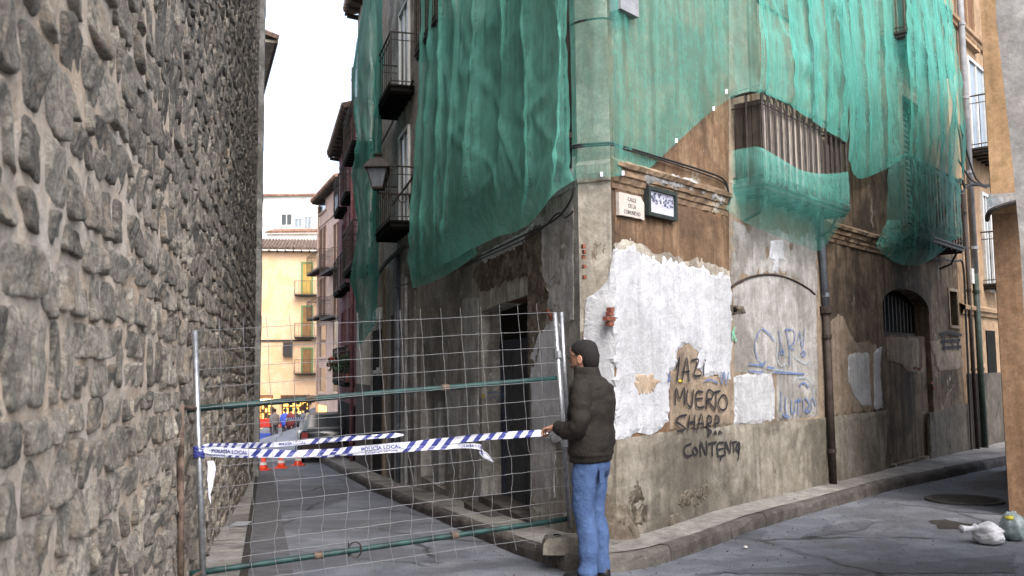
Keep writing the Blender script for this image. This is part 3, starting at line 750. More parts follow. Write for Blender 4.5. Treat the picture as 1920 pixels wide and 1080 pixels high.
# back and roof to close the block
m = M(); bk = [FR.pt(UR, 0), FL.pt(UL, 0)]
def prism(pts, z0, z1):
    m = M(); n = len(pts); m.add([Vector((p[0], p[1], z0)) for p in pts] + [Vector((p[0], p[1], z1)) for p in pts], [tuple(range(n))[::-1], tuple(range(n, 2 * n))] + [(i, (i + 1) % n, n + (i + 1) % n, n + i) for i in range(n)]); return m
m = prism([FR.pt(UR - .01, 0, -.7), FR.pt(UR - .02, 0, -7), FL.pt(UL - .02, 0, -4), FL.pt(UL - .01, 0, -.7), FL.pt(1.5, 0, -.8), FR.pt(1.3, 0, -.8)], -1.3, TOP - .03)
part('core', m, MT['black'], ch)
ed = [FR.pt(UR, 0, .35), FR.pt(0, 0, .35), FC.pt(CW / 2, 0, .4), FL.pt(0, 0, .35), FL.pt(UL, 0, .35), FL.pt(UL, 0, -4), FR.pt(UR, 0, -7)]
part('roof', prism(ed, TOP, TOP + .25), MT['tile_dark'], ch)
# dado: thicker cement coat along the base
m = patchmesh(FR, [(1153, 1040), (1153, 824), (1262, 808), (1372, 797), (1450, 792), (1546, 783), (1547, 920)], .03, .12, .005, .006, .05, 12)
part('dado', m, MT['dado'], ch)
m = patchmesh(FR, [(1549, 930), (1549, 782), (1600, 776), (1665, 769), (1655, 900)], .03, .12, .005, .006, .05, 13)
part('dado', m, MT['dado'], ch)
m = patchmesh(FC, [(1092, 1050), (1094, 835), (1120, 826), (1153, 824), (1156, 1050)], .03, .1, .005, .005, .05, 14)
part('dado', m, MT['dado'], ch)
m = patchmesh(FR, [(1744, 885), (1742, 775), (1790, 760), (1850, 752), (1850, 880)], .025, .12, .005, .008, .05, 15)
part('dado', m, MT['dado_dark'], ch)
# bulging foot at the corner
rings = []
for z, r in ((-.05, .30), (.1, .29), (.2, .26), (.3, .22), (.42, .18), (.52, .10), (.55, .03)):
    c = FC.pt(CW * .55, z + .02, -.10); rings.append([c + Vector((math.cos(a) * r * (1 + .12 * nz(a, z * 3, 1)), math.sin(a) * r * (1 + .12 * nz(a + 3, z * 3, 1)), 0)) for a in [2 * math.pi * k / 18 for k in range(18)]])
m = M(); m.loft(rings); part('corner_foot', m, MT['rubble'], ch, smooth=True)
# white-washed areas
coat('plaster_coat', FR, [(1153, 455), (1185, 450), (1225, 470), (1270, 480), (1318, 486), (1366, 508), (1366, 560), (1153, 600)], 'pale_corner', .017, .05, 44, .004, .08)
coat('white_patch', FR, [(1151, 470), (1175, 459), (1215, 478), (1262, 486), (1300, 499), (1318, 496), (1322, 506), (1345, 510), (1368, 520), (1369, 590), (1369, 720), (1345, 700), (1320, 705), (1302, 690), (1308, 662), (1290, 640), (1270, 655), (1264, 690), (1250, 700), (1253, 740), (1252, 790), (1230, 808), (1190, 820), (1151, 826)], 'white_patch', .024, .045, 4, .005, .06, label='large area of flaking white plaster beside the man')
m = patchmesh(FC, [(1097, 575), (1100, 560), (1118, 548), (1140, 530), (1150, 470), (1153, 466), (1154, 824), (1125, 828), (1094, 836)], .022, .06, .004, .012, .03, 5)
part('white_patch', m, MT['white_patch'], ch)
coat('white_patch', FR, [(1374, 708), (1400, 700), (1445, 700), (1452, 740), (1450, 790), (1376, 797)], 'white_dull', .022, .03, 5, .004, .07, label='small square of white plaster under the blocked arch')
coat('white_patch', FR, [(1588, 668), (1610, 660), (1628, 664), (1632, 760), (1618, 764), (1600, 740), (1590, 715)], 'white_dull', .02, .03, 6, .004, .07, label='narrow white plaster patch right of the brown downpipe')
coat('white_patch', FR, [(1636, 660), (1652, 650), (1648, 700), (1655, 768), (1638, 765)], 'white_dull', .02, .03, 7, .004, .07)
coat('plaster_scar', FR, [(1188, 700), (1215, 697), (1238, 712), (1222, 738), (1196, 742), (1184, 725)], 'peach_patch', .030, .016, 8, .003, .05, label='small peach coloured scar in the white plaster')
coat('plaster_scar', FR, [(1443, 452), (1466, 450), (1468, 490), (1458, 492), (1456, 512), (1446, 512), (1449, 490), (1440, 482)], 'white_patch', .026, .014, 9, .003, .05)
coat('plaster_scar', FR, [(1320, 905), (1328, 925), (1300, 950), (1262, 948), (1270, 925), (1300, 912)], 'rubble', .036, .02, 10, .012, .03, label='rough patch where the cement has fallen off')
coat('plaster_scar', FR, [(1252, 965), (1270, 958), (1262, 985), (1240, 990)], 'rubble', .036, .02, 11, .012, .03)
coat('plaster_scar', FR, [(1172, 930), (1190, 900), (1205, 930), (1212, 985), (1180, 990)], 'rubble', .034, .03, 31, .010, .04)
coat('plaster_scar', FR, [(1660, 615), (1700, 612), (1745, 620), (1735, 690), (1700, 695), (1690, 688), (1662, 660)], 'grey_pale', .012, .03, 12, .004, .08) if 0 else None
# bricks showing through the plaster
def bricks(F, spots, o, mat='brick', bw=.075, bh=.034):
    for px, py in spots:
        u, z = F.uz(px, py, o); w_ = bw * random.uniform(.5, .95); m = M()
        m.fbox(F, u - w_ / 2, u + w_ / 2, z - bh / 2, z + bh / 2, -.01, o + random.uniform(0, .006)); part('brick', m, MT[mat], ch)
bricks(FR, [(1148, 580), (1147, 588), (1141, 597), (1149, 598), (1147, 607)], .032)
bricks(FL, [(1030, 590), (1024, 583), (1036, 590), (1031, 597)], .03)
bricks(FL, [(1092, 462), (1093, 472), (1092, 482), (1094, 520), (1094, 500)], .012, bw=.05)
bricks(FR, [(1718, 690), (1726, 692), (1748, 718), (1752, 728)], .02, bw=.13)
# string course at first floor level
def mould(F, u0, u1, z0, prof, name='cornice', mat='cornice', lab=None):
    m = M(); n = max(2, int((u1 - u0) / .05)); P = []
    for i in range(n + 1):
        u = u0 + (u1 - u0) * i / n
        P.append([F.pt(u, z0 + z + .004 * nz(u * 6, z * 30, 2), o + (.022 * nz(u * 7, z * 14, 1) + .012 * nz(u * 25, z * 30, 4) if o > .01 else 0)) for o, z in prof])
    m.grid(P)
    k = len(prof); m.f.append(tuple(range(k))); m.f.append(tuple(range(n * k, n * k + k))[::-1])
    part(name, m, MT[mat], ch, label=lab)
prof = [(-.02, 0), (.018, .0), (.022, .05), (.034, .06), (.037, .11), (.052, .12), (.055, .18), (.078, .19), (.082, .23), (.045, .25), (-.02, .30)]
zc = FR.uz(1250, 372)[1]; 
mould(FR, 0, FR.uz(1362, 400)[0], zc - .03, prof)
mould(FR, FR.uz(1548, 430)[0], FR.uz(1668, 450)[0], zc - .03, prof)
mould(FC, .0, CW, zc - .01, [(-.02, .05), (.02, .05), (.03, .12), (.045, .2), (-.02, .26)], mat='pale_corner')
mould(FL, .05, .72, zc + .02, prof, mat='grey_pale')
coat('plaster_scar', FR, [(1215, 322), (1290, 335), (1358, 372), (1356, 382), (1290, 356), (1240, 350), (1205, 338)], 'grey_pale', .03, .03, 15, .01, .04, o0=.03)
# blocked arch on the right facade: a raised rim
ua0, zs_ = FR.uz(1372, 540); ua1, _ = FR.uz(1530, 560); pts = []
for k in range(25):
    t = k / 24; px = 1371 + (1528 - 1371) * t; py = 538 + (552 - 538) * t - 30 * math.sin(math.pi * t) ** .8
    pts.append(FR.hit(px, py, .02))
m = M(); m.tube(pts, .012, 6); part('arch_rim', m, MT['pipe_brown'], ch)
coat('arch_infill', FR, [(1373, 541), (1400, 521), (1440, 513), (1480, 517), (1515, 537), (1529, 555), (1532, 780), (1455, 790), (1455, 700), (1375, 700)], 'arch_fill', .018, .008, 16, .004, .1, label='pale grey infill of the blocked arch')
m = M(); pA = FR.hit(1374, 580, .02); 
m.tube([pA + FR.d * x + Vector((0, 0, y)) for x, y in ((-.0, 0), (.05, .0))], .03, 8); part('bolt_hole', m, MT['black'], ch)
coat('plaster_scar', FR, [(1366, 572), (1392, 574), (1396, 588), (1368, 590)], 'rubble', .026, .012, 17, .005, .03)
# arched doorway: lattice, sill wall, dark lower boarding
ops = ch
m = M(); m.fbox(FR, uA0 - .02, uA1 + .02, zAb - .05, zAt + .1, -.34, -.32); part('arch_back', m, MT['black'], ch)
um, zl = FR.uz(1660, 630, -.2)
m = M(); m.fbox(FR, uA0, uA1, zAb - .1, FR.uz(1700, 630, -.15)[1], -.31, -.07)
part('arch_blocking', m, MT['grime'], ch, label='brown cement filling the lower arched doorway')
m = patchmesh(FR, [(1662, 632), (1722, 634), (1722, 700), (1700, 697), (1690, 682), (1664, 676)], .012, .08, .004, .02, .03, 18, True, -.07)
part('plaster_patch', m, MT['tan'], ch)
lt = part('lattice', (lambda m: m.fbox(FR, uA0, uA1, FR.uz(1700, 630, -.15)[1], FR.uz(1700, 630, -.15)[1] + .05, -.24, -.2))(M()), MT['wood_dark'], ch)
for k in range(13):
    u = uA0 + .04 + k * (uA1 - uA0 - .08) / 12; m = M(); m.fbox(FR, u - .012, u + .012, zl, zAt - .02 - .3 * abs(k - 6) ** 2 / 60, -.235, -.215); part('bar', m, MT['iron'], lt)
m = M(); m.fbox(FR, uw0, uw1, zw0, zw1, -.21, -.19); wn = part('window', m, MT['black'], ch)
m = M(); m.fbox(FR, uw0 - .05, uw0, zw0 - .05, zw1 + .05, -.02, .02); m.fbox(FR, uw1, uw1 + .05, zw0 - .05, zw1 + .05, -.02, .02); m.fbox(FR, uw0, uw1, zw1, zw1 + .05, -.02, .02); m.fbox(FR, uw0, uw1, zw0 - .05, zw0, -.02, .03); part('frame', m, MT['tan'], wn)
coat('plaster_coat', FR, [(1551, 600), (1580, 590), (1600, 640), (1640, 640), (1652, 690), (1650, 766), (1552, 780)], 'tan', .008, .06, 61, .004, .1)
# graffiti-grime block under the small window
coat('plaster_patch', FR, [(1742, 640), (1800, 632), (1804, 690), (1760, 695)], 'tan', .012, .03, 19, .004, .1)
# ---- doors behind the balconies
def leafdoor(F, c, z0, hw, h, dep=.2, mat='wood_dark', glass=True, slats=True):
    m = M(); m.fbox(F, c - hw, c + hw, z0, z0 + h, -dep - .02, -dep); f = part('balcony_door', m, MT['black'] if not glass else MT['glass_dark'], ch)
    m = M()
    for a, b in ((-hw, -hw + .07), (-.04, .04), (hw - .07, hw)): m.fbox(F, c + a, c + b, z0, z0 + h, -dep, -dep + .045)
    part('frame', m, MT[mat], f)
    if slats:
        for s_ in (-1, 1):
            x0 = c + (-hw + .07 if s_ < 0 else .04); x1 = c + (-.04 if s_ < 0 else hw - .07); n = int(h / .09)
            for k in range(n):
                z = z0 + k * h / n; m = M(); m.hexa([F.pt(x0, z, -dep + .03), F.pt(x1, z, -dep + .03), F.pt(x1, z + .01, -dep + .022), F.pt(x0, z + .01, -dep + .022), F.pt(x0, z + .07, -dep + .008), F.pt(x1, z + .07, -dep + .008), F.pt(x1, z + .08, -dep + .0), F.pt(x0, z + .08, -dep)])
                part('slat', m, MT[mat], f)
leafdoor(FR, c1, zF1, .5, 2.25); leafdoor(FR, c2, zF1, .5, 2.25)
for c in (c1, c2):
    leafdoor(FR, c, zF1 + 3, .5, 2.25, slats=False); leafdoor(FR, c, zF1 + 6, .5, 2.0, slats=False)
for h in upL: leafdoor(FL, (h[0][0] + h[1][0]) / 2, h[0][1], .5, h[2][1] - h[0][1], slats=False)
ga = FL.uz(960, 0)[1]; gb = FL.uz(850, 155)[1]
zg = (ga + gb) / 2
m = M(); m.fbox(FL, 1.0, 4.9, 3.45, zg, -.01, .035); gal = part('timber_cladding', m, MT['wood_dark'], ch)
m = M(); m.fbox(FL, .95, 6.2, zg, zg + .09, -.01, .12); part('timber_beam', m, MT['wood_dark'], ch)
for k in range(14):
    u = 1.02 + k * .277; m = M(); m.fbox(FL, u, u + .262, 3.5, zg - .02, .035, .05 + random.uniform(0, .008)); part('board', m, MT['wood_dark'], gal)
# door surrounds (proud bands)
for F, c in ((FR, c1), (FR, c2)):
    for zz in (zF1, zF1 + 3.0):
        m = M(); m.fbox(F, c - .72, c - .52, zz, zz + 2.45, -.01, .04); m.fbox(F, c + .52, c + .72, zz, zz + 2.45, -.01, .04); m.fbox(F, c - .52, c + .52, zz + 2.27, zz + 2.45, -.01, .04)
        part('door_surround', m, MT['brown_upper' if zz > 4 else 'brown_upper'], ch)
def balcony(F, u0, u1, zf, dep, h, par, slabmat='iron', barmat='iron_rail', gap=.115, sep=True, thick=.07, rb=.008, name='balcony', curl=False, slabunder=True):
    m = M(); m.fbox(F, u0, u1, zf - thick, zf, 0.0, dep); m.fbox(F, u0 - .02, u1 + .02, zf - .02, zf + .015, 0.0, dep + .02)
    if slabunder:
        for k in range(int((u1 - u0) / .3) + 1):
            u = u0 + .04 + k * (u1 - u0 - .08) / max(1, int((u1 - u0) / .3)); m.fbox(F, u - .015, u + .015, zf - thick - .03, zf - thick, .0, dep - .02)
    b = part(name, m, MT[slabmat], par)
    m = M(); c = [F.pt(u0, zf + h, 0.0), F.pt(u0, zf + h, dep), F.pt(u1, zf + h, dep), F.pt(u1, zf + h, 0.0)]
    for a, q in zip(c[:-1], c[1:]): m.tube([a, q], .016, 6)
    for a, q in zip(c[:-1], c[1:]): m.tube([a - Vector((0, 0, h - .08)), q - Vector((0, 0, h - .08))], .011, 6)
    if h > .9:
        for a, q in zip(c[:-1], c[1:]): m.tube([a - Vector((0, 0, .14)), q - Vector((0, 0, .14))], .009, 6)
    for a in c[1:3]: m.tube([a, a - Vector((0, 0, h))], .016, 6)
    part('railing', m, MT[barmat], b)
    if curl:
        m = M()
        n = int((u1 - u0) / .16)
        for k in range(n):
            u = u0 + .08 + k * (u1 - u0 - .16) / max(1, n - 1); m.tube([F.pt(u + .05 * math.cos(a), zf + h - .07 + .05 * math.sin(a), dep) for a in [2 * math.pi * j / 10 for j in range(10)]], .006, 4, closed=True)
            m.tube([F.pt(u + .06 * math.cos(a), zf + .19 + .09 * math.sin(a), dep) for a in [2 * math.pi * j / 10 for j in range(10)]], .006, 4, closed=True)
        part('scrollwork', m, MT[barmat], b)
    pos = []
    n = int((u1 - u0) / gap)
    for k in range(1, n): pos.append(F.pt(u0 + (u1 - u0) * k / n, zf, dep))
    n = max(2, int(dep / gap))
    for k in range(1, n): pos += [F.pt(u0, zf, dep * k / n), F.pt(u1, zf, dep * k / n)]
    if sep:
        me = None
        for p in pos:
            if me is None:
                mm_ = M(); mm_.tube([Vector((0, 0, 0)), Vector((0, 0, h))], rb, 5); 
                o = part('baluster', mm_, MT[barmat], b, local=True); me = o; o.location = p - base_of(par)
            else:
                o = me.copy(); COL.objects.link(o); o.parent = b; o.location = p - base_of(par)
    else:
        m = M()
        for p in pos: m.tube([p, p + Vector((0, 0, h))], rb, 4)
        part('baluster_row', m, MT[barmat], b)
    return b
BD = .36
bA = balcony(FR, b1u0, b1u1, zF1, BD, .98, ch, barmat='iron', rb=.014, gap=.15, curl=True)
bB = balcony(FR, b2u0, b2u1, zF1, BD, 1.12, ch, barmat='iron', rb=.014, gap=.15, curl=True)
bC = balcony(FR, b1u0, b1u1, zF1 + 3.0, BD, 1.05, ch, sep=False); bD = balcony(FR, b2u0, b2u1, zF1 + 3.0, BD, 1.05, ch, sep=False)
bE = balcony(FL, balL[0][0], balL[0][1], zFL, .45, 1.05, ch); balcony(FL, balL[0][0], balL[0][1], zFL + 3, .45, 1.05, ch, sep=False)
# boards stood behind the balusters of the first balcony, and up the netted second one
n = int((b1u1 - b1u0) / .135)
for k in range(n):
    u = b1u0 + .03 + k * (b1u1 - b1u0 - .06) / n; m = M(); hh = random.uniform(.82, .93) if k < n * .62 else random.uniform(.70, 1.0)
    m.fbox(FR, u, u + random.uniform(.10, .125), zF1 + .02, zF1 + hh, BD - .055, BD - .03); part('board', m, MT['wood_grey' if k < n * .66 else 'wood_dark'], bA)
for k in range(3):
    m = M(); m.fbox(FR, b1u0 + .03, b1u0 + .05, zF1 + .02, zF1 + .9, .03 + k * .1, .03 + k * .1 + .09); part('board', m, MT['wood_dark'], bA)
# consoles under the balcony slabs
for F, u0, u1 in ((FR, b1u0, b1u1), (FR, b2u0, b2u1), (FL, *balL[0])):
    for u in (u0 + .2, u1 - .2):
        m = M(); m.tube([F.pt(u, zF1 - .35, .02), F.pt(u, zF1 - .28, .2), F.pt(u, zF1 - .1, .3)], .018, 6); part('console', m, MT['iron'], ch)
# ---- left facade details
m = M(); m.fbox(FL, dL1 + .0, dL0, dzb - .3, 2.4, -.32, -.27); dd = part('door', m, MT['door_grey'], ch)
wd = dL0 - dL1
for a in (0.0, .24, .5, .76):
    m = M(); m.fbox(FL, dL1 + a * wd + .01, dL1 + (a + .24) * wd - .01, dzb - .3, 1.78, -.27, -.255); part('panel', m, MT['door_grey'], dd)
m = M(); m.fbox(FL, dL0 - .14, dL0 - .02, dzb - .3, 2.0, -.27, -.235); m.fbox(FL, dL1, dL0, 1.8, 1.9, -.27, -.235); part('frame', m, MT['door_blue'], dd)
m = M(); m.fbox(FL, dL1 + .01, dL0 - .01, 1.905, 2.3, -.268, -.25); part('fanlight', m, MT['black'], dd)
m = M(); m.fbox(FL, dL1 - .1, dL0 + .05, dzb - .4, dzb + .05, -.26, .04); m.fbox(FL, dL1 - .1, dL0 + .05, dzb - .4, dzb - .03, .04, .22); part('doorstep', m, MT['kerb'], ch)
m = M(); m.fbox(FL, dL1 - .2, dL0 + .2, 2.30, 2.52, -.24, -.02); part('lintel', m, MT['wood_brown'], ch)
def coatL(pts, mat, th=.016, rag=.025, seed=0.0, amp=.006, step=.08, lab=None, name='plaster_patch'): part(name, patchmesh(FL, pts, th, step, amp, rag, .03, seed), MT[mat], ch, label=lab)
coatL([(1000, 415), (1040, 395), (1076, 380), (1076, 600), (1052, 610), (1045, 700), (1040, 930), (1000, 950), (994, 700), (990, 560)], 'grey_pale', .008, .03, 40)
coatL([(985, 430), (1016, 418), (1018, 520), (1030, 540), (1024, 620), (1005, 700), (992, 700), (991, 500)], 'rubble', .018, .04, 41, .012, .05)
coatL([(1000, 622), (1045, 600), (1058, 620), (1060, 820), (1045, 830), (1000, 812), (996, 700)], 'white_patch', .018, .03, 42, .005, .07, 'pale whitewashed stretch of wall between the door and the corner')
coatL([(893, 500), (930, 478), (975, 452), (990, 450), (990, 512), (950, 528), (905, 548), (888, 520)], 'rubble', .02, .05, 43, .018, .05)
coatL([(868, 560), (897, 560), (899, 800), (905, 950), (880, 945), (866, 780)], 'grey_pale', .014, .03, 44, .005, .08)
coatL([(870, 740), (898, 740), (898, 830), (874, 830)], 'grey_pale', .02, .02, 45)
coatL([(905, 478), (935, 462), (985, 434), (1004, 420), (985, 455), (940, 480), (908, 492)], 'white_patch', .03, .03, 46, .01, .04)
coatL([(795, 560), (870, 540), (868, 720), (800, 730)], 'grey_left', .012, .02, 47)
coatL([(838, 560), (862, 555), (862, 900), (840, 890)], 'grey_pale', .010, .05, 48)
m = M(); m.fbox(FL, swin[0][0], swin[1][0], swin[0][1], swin[2][1], -.24, -.2); part('window', m, MT['black'], ch)
m = M(); m.fbox(FL, door2[0][0], door2[1][0], door2[0][1] - .2, door2[2][1], -.3, -.26); part('door', m, MT['wood_dark'], ch)
up, _ = FL.uz(812, 700); m = M(); m.fbox(FL, up - .16, up + .16, -1, door2[2][1] - .15, -.26, -.05); part('door_post', m, MT['grey_pale'], ch)
# vertical mouldings of the bay beyond the door
for px, wd_ in ((762, .10), (778, .16)):
    u, _ = FL.uz(px, 600); m = M(); m.fbox(FL, u - wd_, u + wd_, -1.1, 3.2, -.01, .05); part('pilaster', m, MT['grey_pale'], ch)
# yellow and blue marks left of the door
def strokes(name, F, lines, wpx, mat, parent=ch, o=.02, label=None, jitter=.1):
    m = M()
    for ln in lines:
        pts = [Vector(F.uz(a, b, o)) for a, b in ln]; pts = spline(pts, 4) if len(pts) > 2 else pts
        wz = wpx / FPX * (F.pt(pts[0].x, 0) - CAM).length
        n = len(pts); ed = []
        for i, p in enumerate(pts):
            t = pts[min(i + 1, n - 1)] - pts[max(i - 1, 0)]; t = t.normalized() if t.length else Vector((1, 0)); q = Vector((-t.y, t.x)); w2 = wz / 2 * (1 + .3 * nz(p.x * 20, p.y * 20, 1))
            ed.append((p + q * w2, p - q * w2))
        vs = []; 
        for a, b in ed: vs += [F.pt(a.x, a.y, o), F.pt(b.x, b.y, o)]
        m.add(vs, [(2 * i, 2 * i + 1, 2 * i + 3, 2 * i + 2) for i in range(n - 1)])
        for e in (pts[0], pts[-1]):
            m.add([F.pt(e.x + wz / 2 * math.cos(k), e.y + wz / 2 * math.sin(k), o + .0006) for k in [2 * math.pi * j / 8 for j in range(8)]], [tuple(range(8))])
    return part(name, m, MT[mat], parent, label=label)
strokes('graffiti', FL, [[(905, 742), (907, 744)]], 9, 'spray_yellow', o=.045)
strokes('graffiti', FL, [[(914, 738), (930, 735), (942, 742)], [(918, 752), (925, 742), (932, 752)], [(935, 750), (944, 738)]], 2.5, 'spray_blue', o=.045)
# NAZI / MUERTO / SHARP / CONTENTO
K0 = [[(1270, 712), (1274, 670), ], [(1274, 672), (1268, 690)], [(1274, 674), (1270, 712)], [(1279, 715), (1288, 670), (1292, 714)], [(1280, 698), (1293, 696)], [(1297, 676), (1310, 675), (1301, 703), (1314, 704)], [(1320, 682), (1319, 704)], [(1322, 675), (1322.5, 676.5)]]
K1 = [[(1266, 758), (1268, 728), (1275, 748), (1283, 726), (1284, 758)], [(1289, 732), (1288, 755), (1297, 762), (1300, 732)], [(1318, 735), (1306, 736), (1307, 762), (1320, 763)], [(1307, 748), (1317, 747)], [(1325, 766), (1327, 733), (1337, 736), (1334, 748), (1327, 750), (1341, 768)], [(1338, 736), (1350, 733)], [(1343, 735), (1342, 765)], [(1353, 742), (1347, 755), (1352, 768), (1361, 766), (1364, 752), (1359, 741), (1353, 742)]]
K4 = [[(1287, 778), (1274, 781), (1268, 790), (1276, 796), (1284, 803), (1279, 808), (1270, 809)], [(1293, 780), (1290, 806)], [(1303, 778), (1302, 806)], [(1291, 793), (1303, 791)], [(1308, 805), (1315, 776), (1320, 803)], [(1309, 795), (1319, 794)], [(1328, 806), (1327, 781), (1334, 783), (1333, 792), (1327, 794)], [(1341, 802), (1342, 780), (1348, 784), (1348, 792), (1342, 794)], [(1325, 795), (1332, 800)]]
K2 = [[(1328, 818), (1329, 807), (1334, 809), (1330, 814)], [(1339, 814), (1342, 808), (1343, 814)], [(1348, 814), (1349, 808), (1353, 812)]]
K3 = [[(1296, 832), (1286, 836), (1283, 847), (1288, 855), (1297, 853)], [(1303, 838), (1299, 846), (1304, 853), (1309, 846), (1303, 838)], [(1314, 855), (1314, 829), (1325, 853), (1325, 828)], [(1329, 832), (1343, 829)], [(1336, 831), (1336, 854)], [(1357, 830), (1346, 832), (1347, 854), (1357, 854)], [(1347, 843), (1356, 841)], [(1353, 854), (1351, 863)], [(1360, 854), (1361, 828), (1369, 850), (1370, 826)], [(1372, 830), (1381, 828)], [(1376, 829), (1376, 848)], [(1383, 832), (1380, 842), (1386, 846), (1387, 832), (1383, 831), (1386, 846), (1384, 862)]]
for q_ in (K0, K1, K4): strokes('graffiti', FR, q_, 3.9, 'spray_black', o=.041, label='black sprayed word beside the blocked arch')
for q_ in (K2, K3): strokes('graffiti', FR, q_, 3.9, 'spray_black', o=.042, label='black sprayed word on the cement dado')
# the render the black words stand on
coat('plaster_coat', FR, [(1254, 700), (1272, 652), (1290, 640), (1306, 662), (1302, 690), (1320, 705), (1368, 705), (1368, 798), (1254, 806)], 'tan', .024, .008, 20, .003, .08)
Bl = [[(1426, 618), (1416, 640), (1418, 665), (1428, 682), (1436, 678)], [(1430, 616), (1444, 628), (1452, 640)], [(1461, 622), (1464, 650), (1460, 670)], [(1468, 655), (1464, 662), (1470, 664), (1468, 655)], [(1474, 616), (1480, 650), (1481, 685)], [(1472, 618), (1488, 620), (1490, 640), (1480, 650)], [(1496, 640), (1500, 622), (1504, 655)], [(1508, 618), (1507, 642), (1506, 652)], [(1503, 662), (1507, 658), (1510, 664), (1505, 668), (1503, 662)], [(1478, 652), (1488, 655)]]
Pl = [[(1458, 640), (1457, 670), (1465, 686), (1476, 682)], [(1490, 670), (1510, 682), (1518, 678)], [(1440, 690), (1500, 700)], [(1492, 715), (1500, 708), (1520, 714), (1526, 740)]]
strokes('graffiti', FR, Bl, 2.8, 'spray_blue', o=.032, label='faded blue sprayed letters inside the blocked arch')
strokes('graffiti', FR, Pl, 3.2, 'spray_pale', o=.0315)
strokes('graffiti', FR, [[(1404, 683), (1432, 686)], [(1405, 696), (1430, 698)], [(1438, 688), (1452, 690)], [(1450, 698), (1508, 701)]], 3.2, 'spray_blue', o=.033)
strokes('graffiti', FR, [[(1473, 745), (1474, 775), (1480, 780)], [(1484, 752), (1484, 772), (1490, 772), (1492, 750)], [(1497, 748), (1496, 776)], [(1493, 752), (1502, 750)], [(1506, 750), (1507, 770)], [(1510, 746), (1518, 758), (1510, 772), (1520, 770)], [(1522, 768), (1523, 745), (1529, 760)], [(1468, 778), (1478, 784)], [(1500, 722), (1508, 718), (1516, 726)], [(1465, 735), (1464, 770)]], 3.4, 'spray_blue', o=.032, label='smeared blue letters beside the brown downpipe')
strokes('graffiti', FR, [[(1350, 700), (1354, 720), (1358, 696), (1362, 722), (1366, 698)], [(1256, 700), (1254, 716), (1258, 706)], [(1320, 716), (1332, 712), (1346, 718)]], 3, 'spray_blue', o=.038)
strokes('graffiti', FR, [[(1274, 714), (1280, 714)]], 4, 'spray_yellow', o=.0385)
strokes('graffiti', FR, [[(1377, 615), (1376, 625), (1380, 638)], [(1374, 622), (1374, 636)]], 6, 'spray_green', o=.032)
strokes('graffiti', FR, [[(1764, 626), (1778, 624), (1803, 628)], [(1766, 640), (1800, 638)], [(1768, 652), (1802, 650)], [(1770, 628), (1772, 655)], [(1785, 626), (1788, 655)], [(1798, 628), (1797, 655)]], 5, 'spray_black', o=.03, label='dark scribble under the small window')
# ---- pipes and cables on the corner house
def pipe(pts, r, mat, name='downpipe', label=None, par=ch, col=True):
    m = M(); m.tube(pts, r, 10)
    for k in range(1, len(pts) - 1 if len(pts) > 2 else 1): pass
    L = (Vector(pts[-1]) - Vector(pts[0])).length
    o = part(name, m, MT[mat], par, smooth=True, label=label)
    if col:
        m = M(); a = Vector(pts[0]); b = Vector(pts[-1]); t = (b - a).normalized()
        for k in range(int(L / 1.4) + 1):
            q = a + t * (.35 + 1.4 * k)
            if (q - a).length < L: m.tube([q - t * .025, q + t * .025], r * 1.22, 10)
        if m.v: part('bracket', m, MT[mat], o)
    return o
pipe([FL.pt(.07, TOP, .06), FL.pt(.07, 3.35, .06)], .035, 'pipe_brown', label='dark downpipe running down the corner under the net')
pa = FR.hit(1540, 440, .07); pb = FR.hit(1549, 578, .07); pc = FR.hit(1549, 925, .07)
pipe([pa + Vector((0, 0, 8)), pa, Vector((pb.x, pb.y, pb.z))], .04, 'pipe_blue', label='grey zinc upper half of the downpipe between the two balconies')
pipe([Vector((pb.x, pb.y, pb.z)), Vector((pb.x, pb.y, .1))], .047, 'pipe_brown', label='dark brown cast iron lower half of the downpipe')
m = M(); m.lathe(pb + Vector((0, 0, -.08)), [(.05, 0), (.075, .02), (.085, .1), (.06, .11)], 12); part('pipe_collar', m, MT['pipe_brown'], ch)
def cable(pts, r=.012, mat='cable', name='cable', par=ch, label=None, sp=5):
    m = M(); m.tube(spline([Vector(p) for p in pts], sp), r, 5); return part(name, m, MT[mat], par, label=label)
for o_, dy, rr_ in ((.05, 0, .011), (.06, 4, .008)):
    cable([FL.hit(1060, 282 + dy, o_), FC.hit(1076, 273 + dy, o_), FC.hit(1110, 270 + dy, o_), FC.hit(1146, 268 + dy, o_), FR.hit(1160, 272 + dy, o_), FR.hit(1240, 296 + dy, o_), FR.hit(1330, 324 + dy * 1.5, o_), FR.hit(1358, 338 + dy * 1.5, o_), FR.hit(1366, 360, o_), FR.hit(1368, 382, o_)], rr_)
cable([FL.hit(1056, 60, .06), FC.hit(1080, 42, .06), FC.hit(1130, 34, .06), FR.hit(1165, 40, .06)], .011)
cable([FL.hit(1076, 340, .1), FL.hit(1070, 375, .1), FL.hit(1040, 412, .1), FL.hit(985, 440, .09), FL.hit(905, 478, .09), FL.hit(870, 497, .09), FL.hit(800, 520, .1), FL.hit(740, 540, .1)], .011)
cable([FL.hit(1076, 395, .08), FL.hit(1060, 408, .1), FL.hit(1045, 400, .1), FL.hit(1000, 440, .09), FL.hit(905, 484, .09), FL.hit(872, 500, .09)], .008)
cable([FR.hit(1740, 484, .08), FR.hit(1790, 490, .08), FR.hit(1806, 500, .08), FR.hit(1812, 620, .06), FR.hit(1822, 855, .06)], .02)
cable([FR.hit(1664, 445, .12), FR.hit(1720, 470, .12), FR.hit(1760, 486, .12)], .012)
cable([FR.hit(1368, 176, .02), FR.hit(1400, 166, .2), FR.hit(1425, 160, .38)], .007, 'galv')
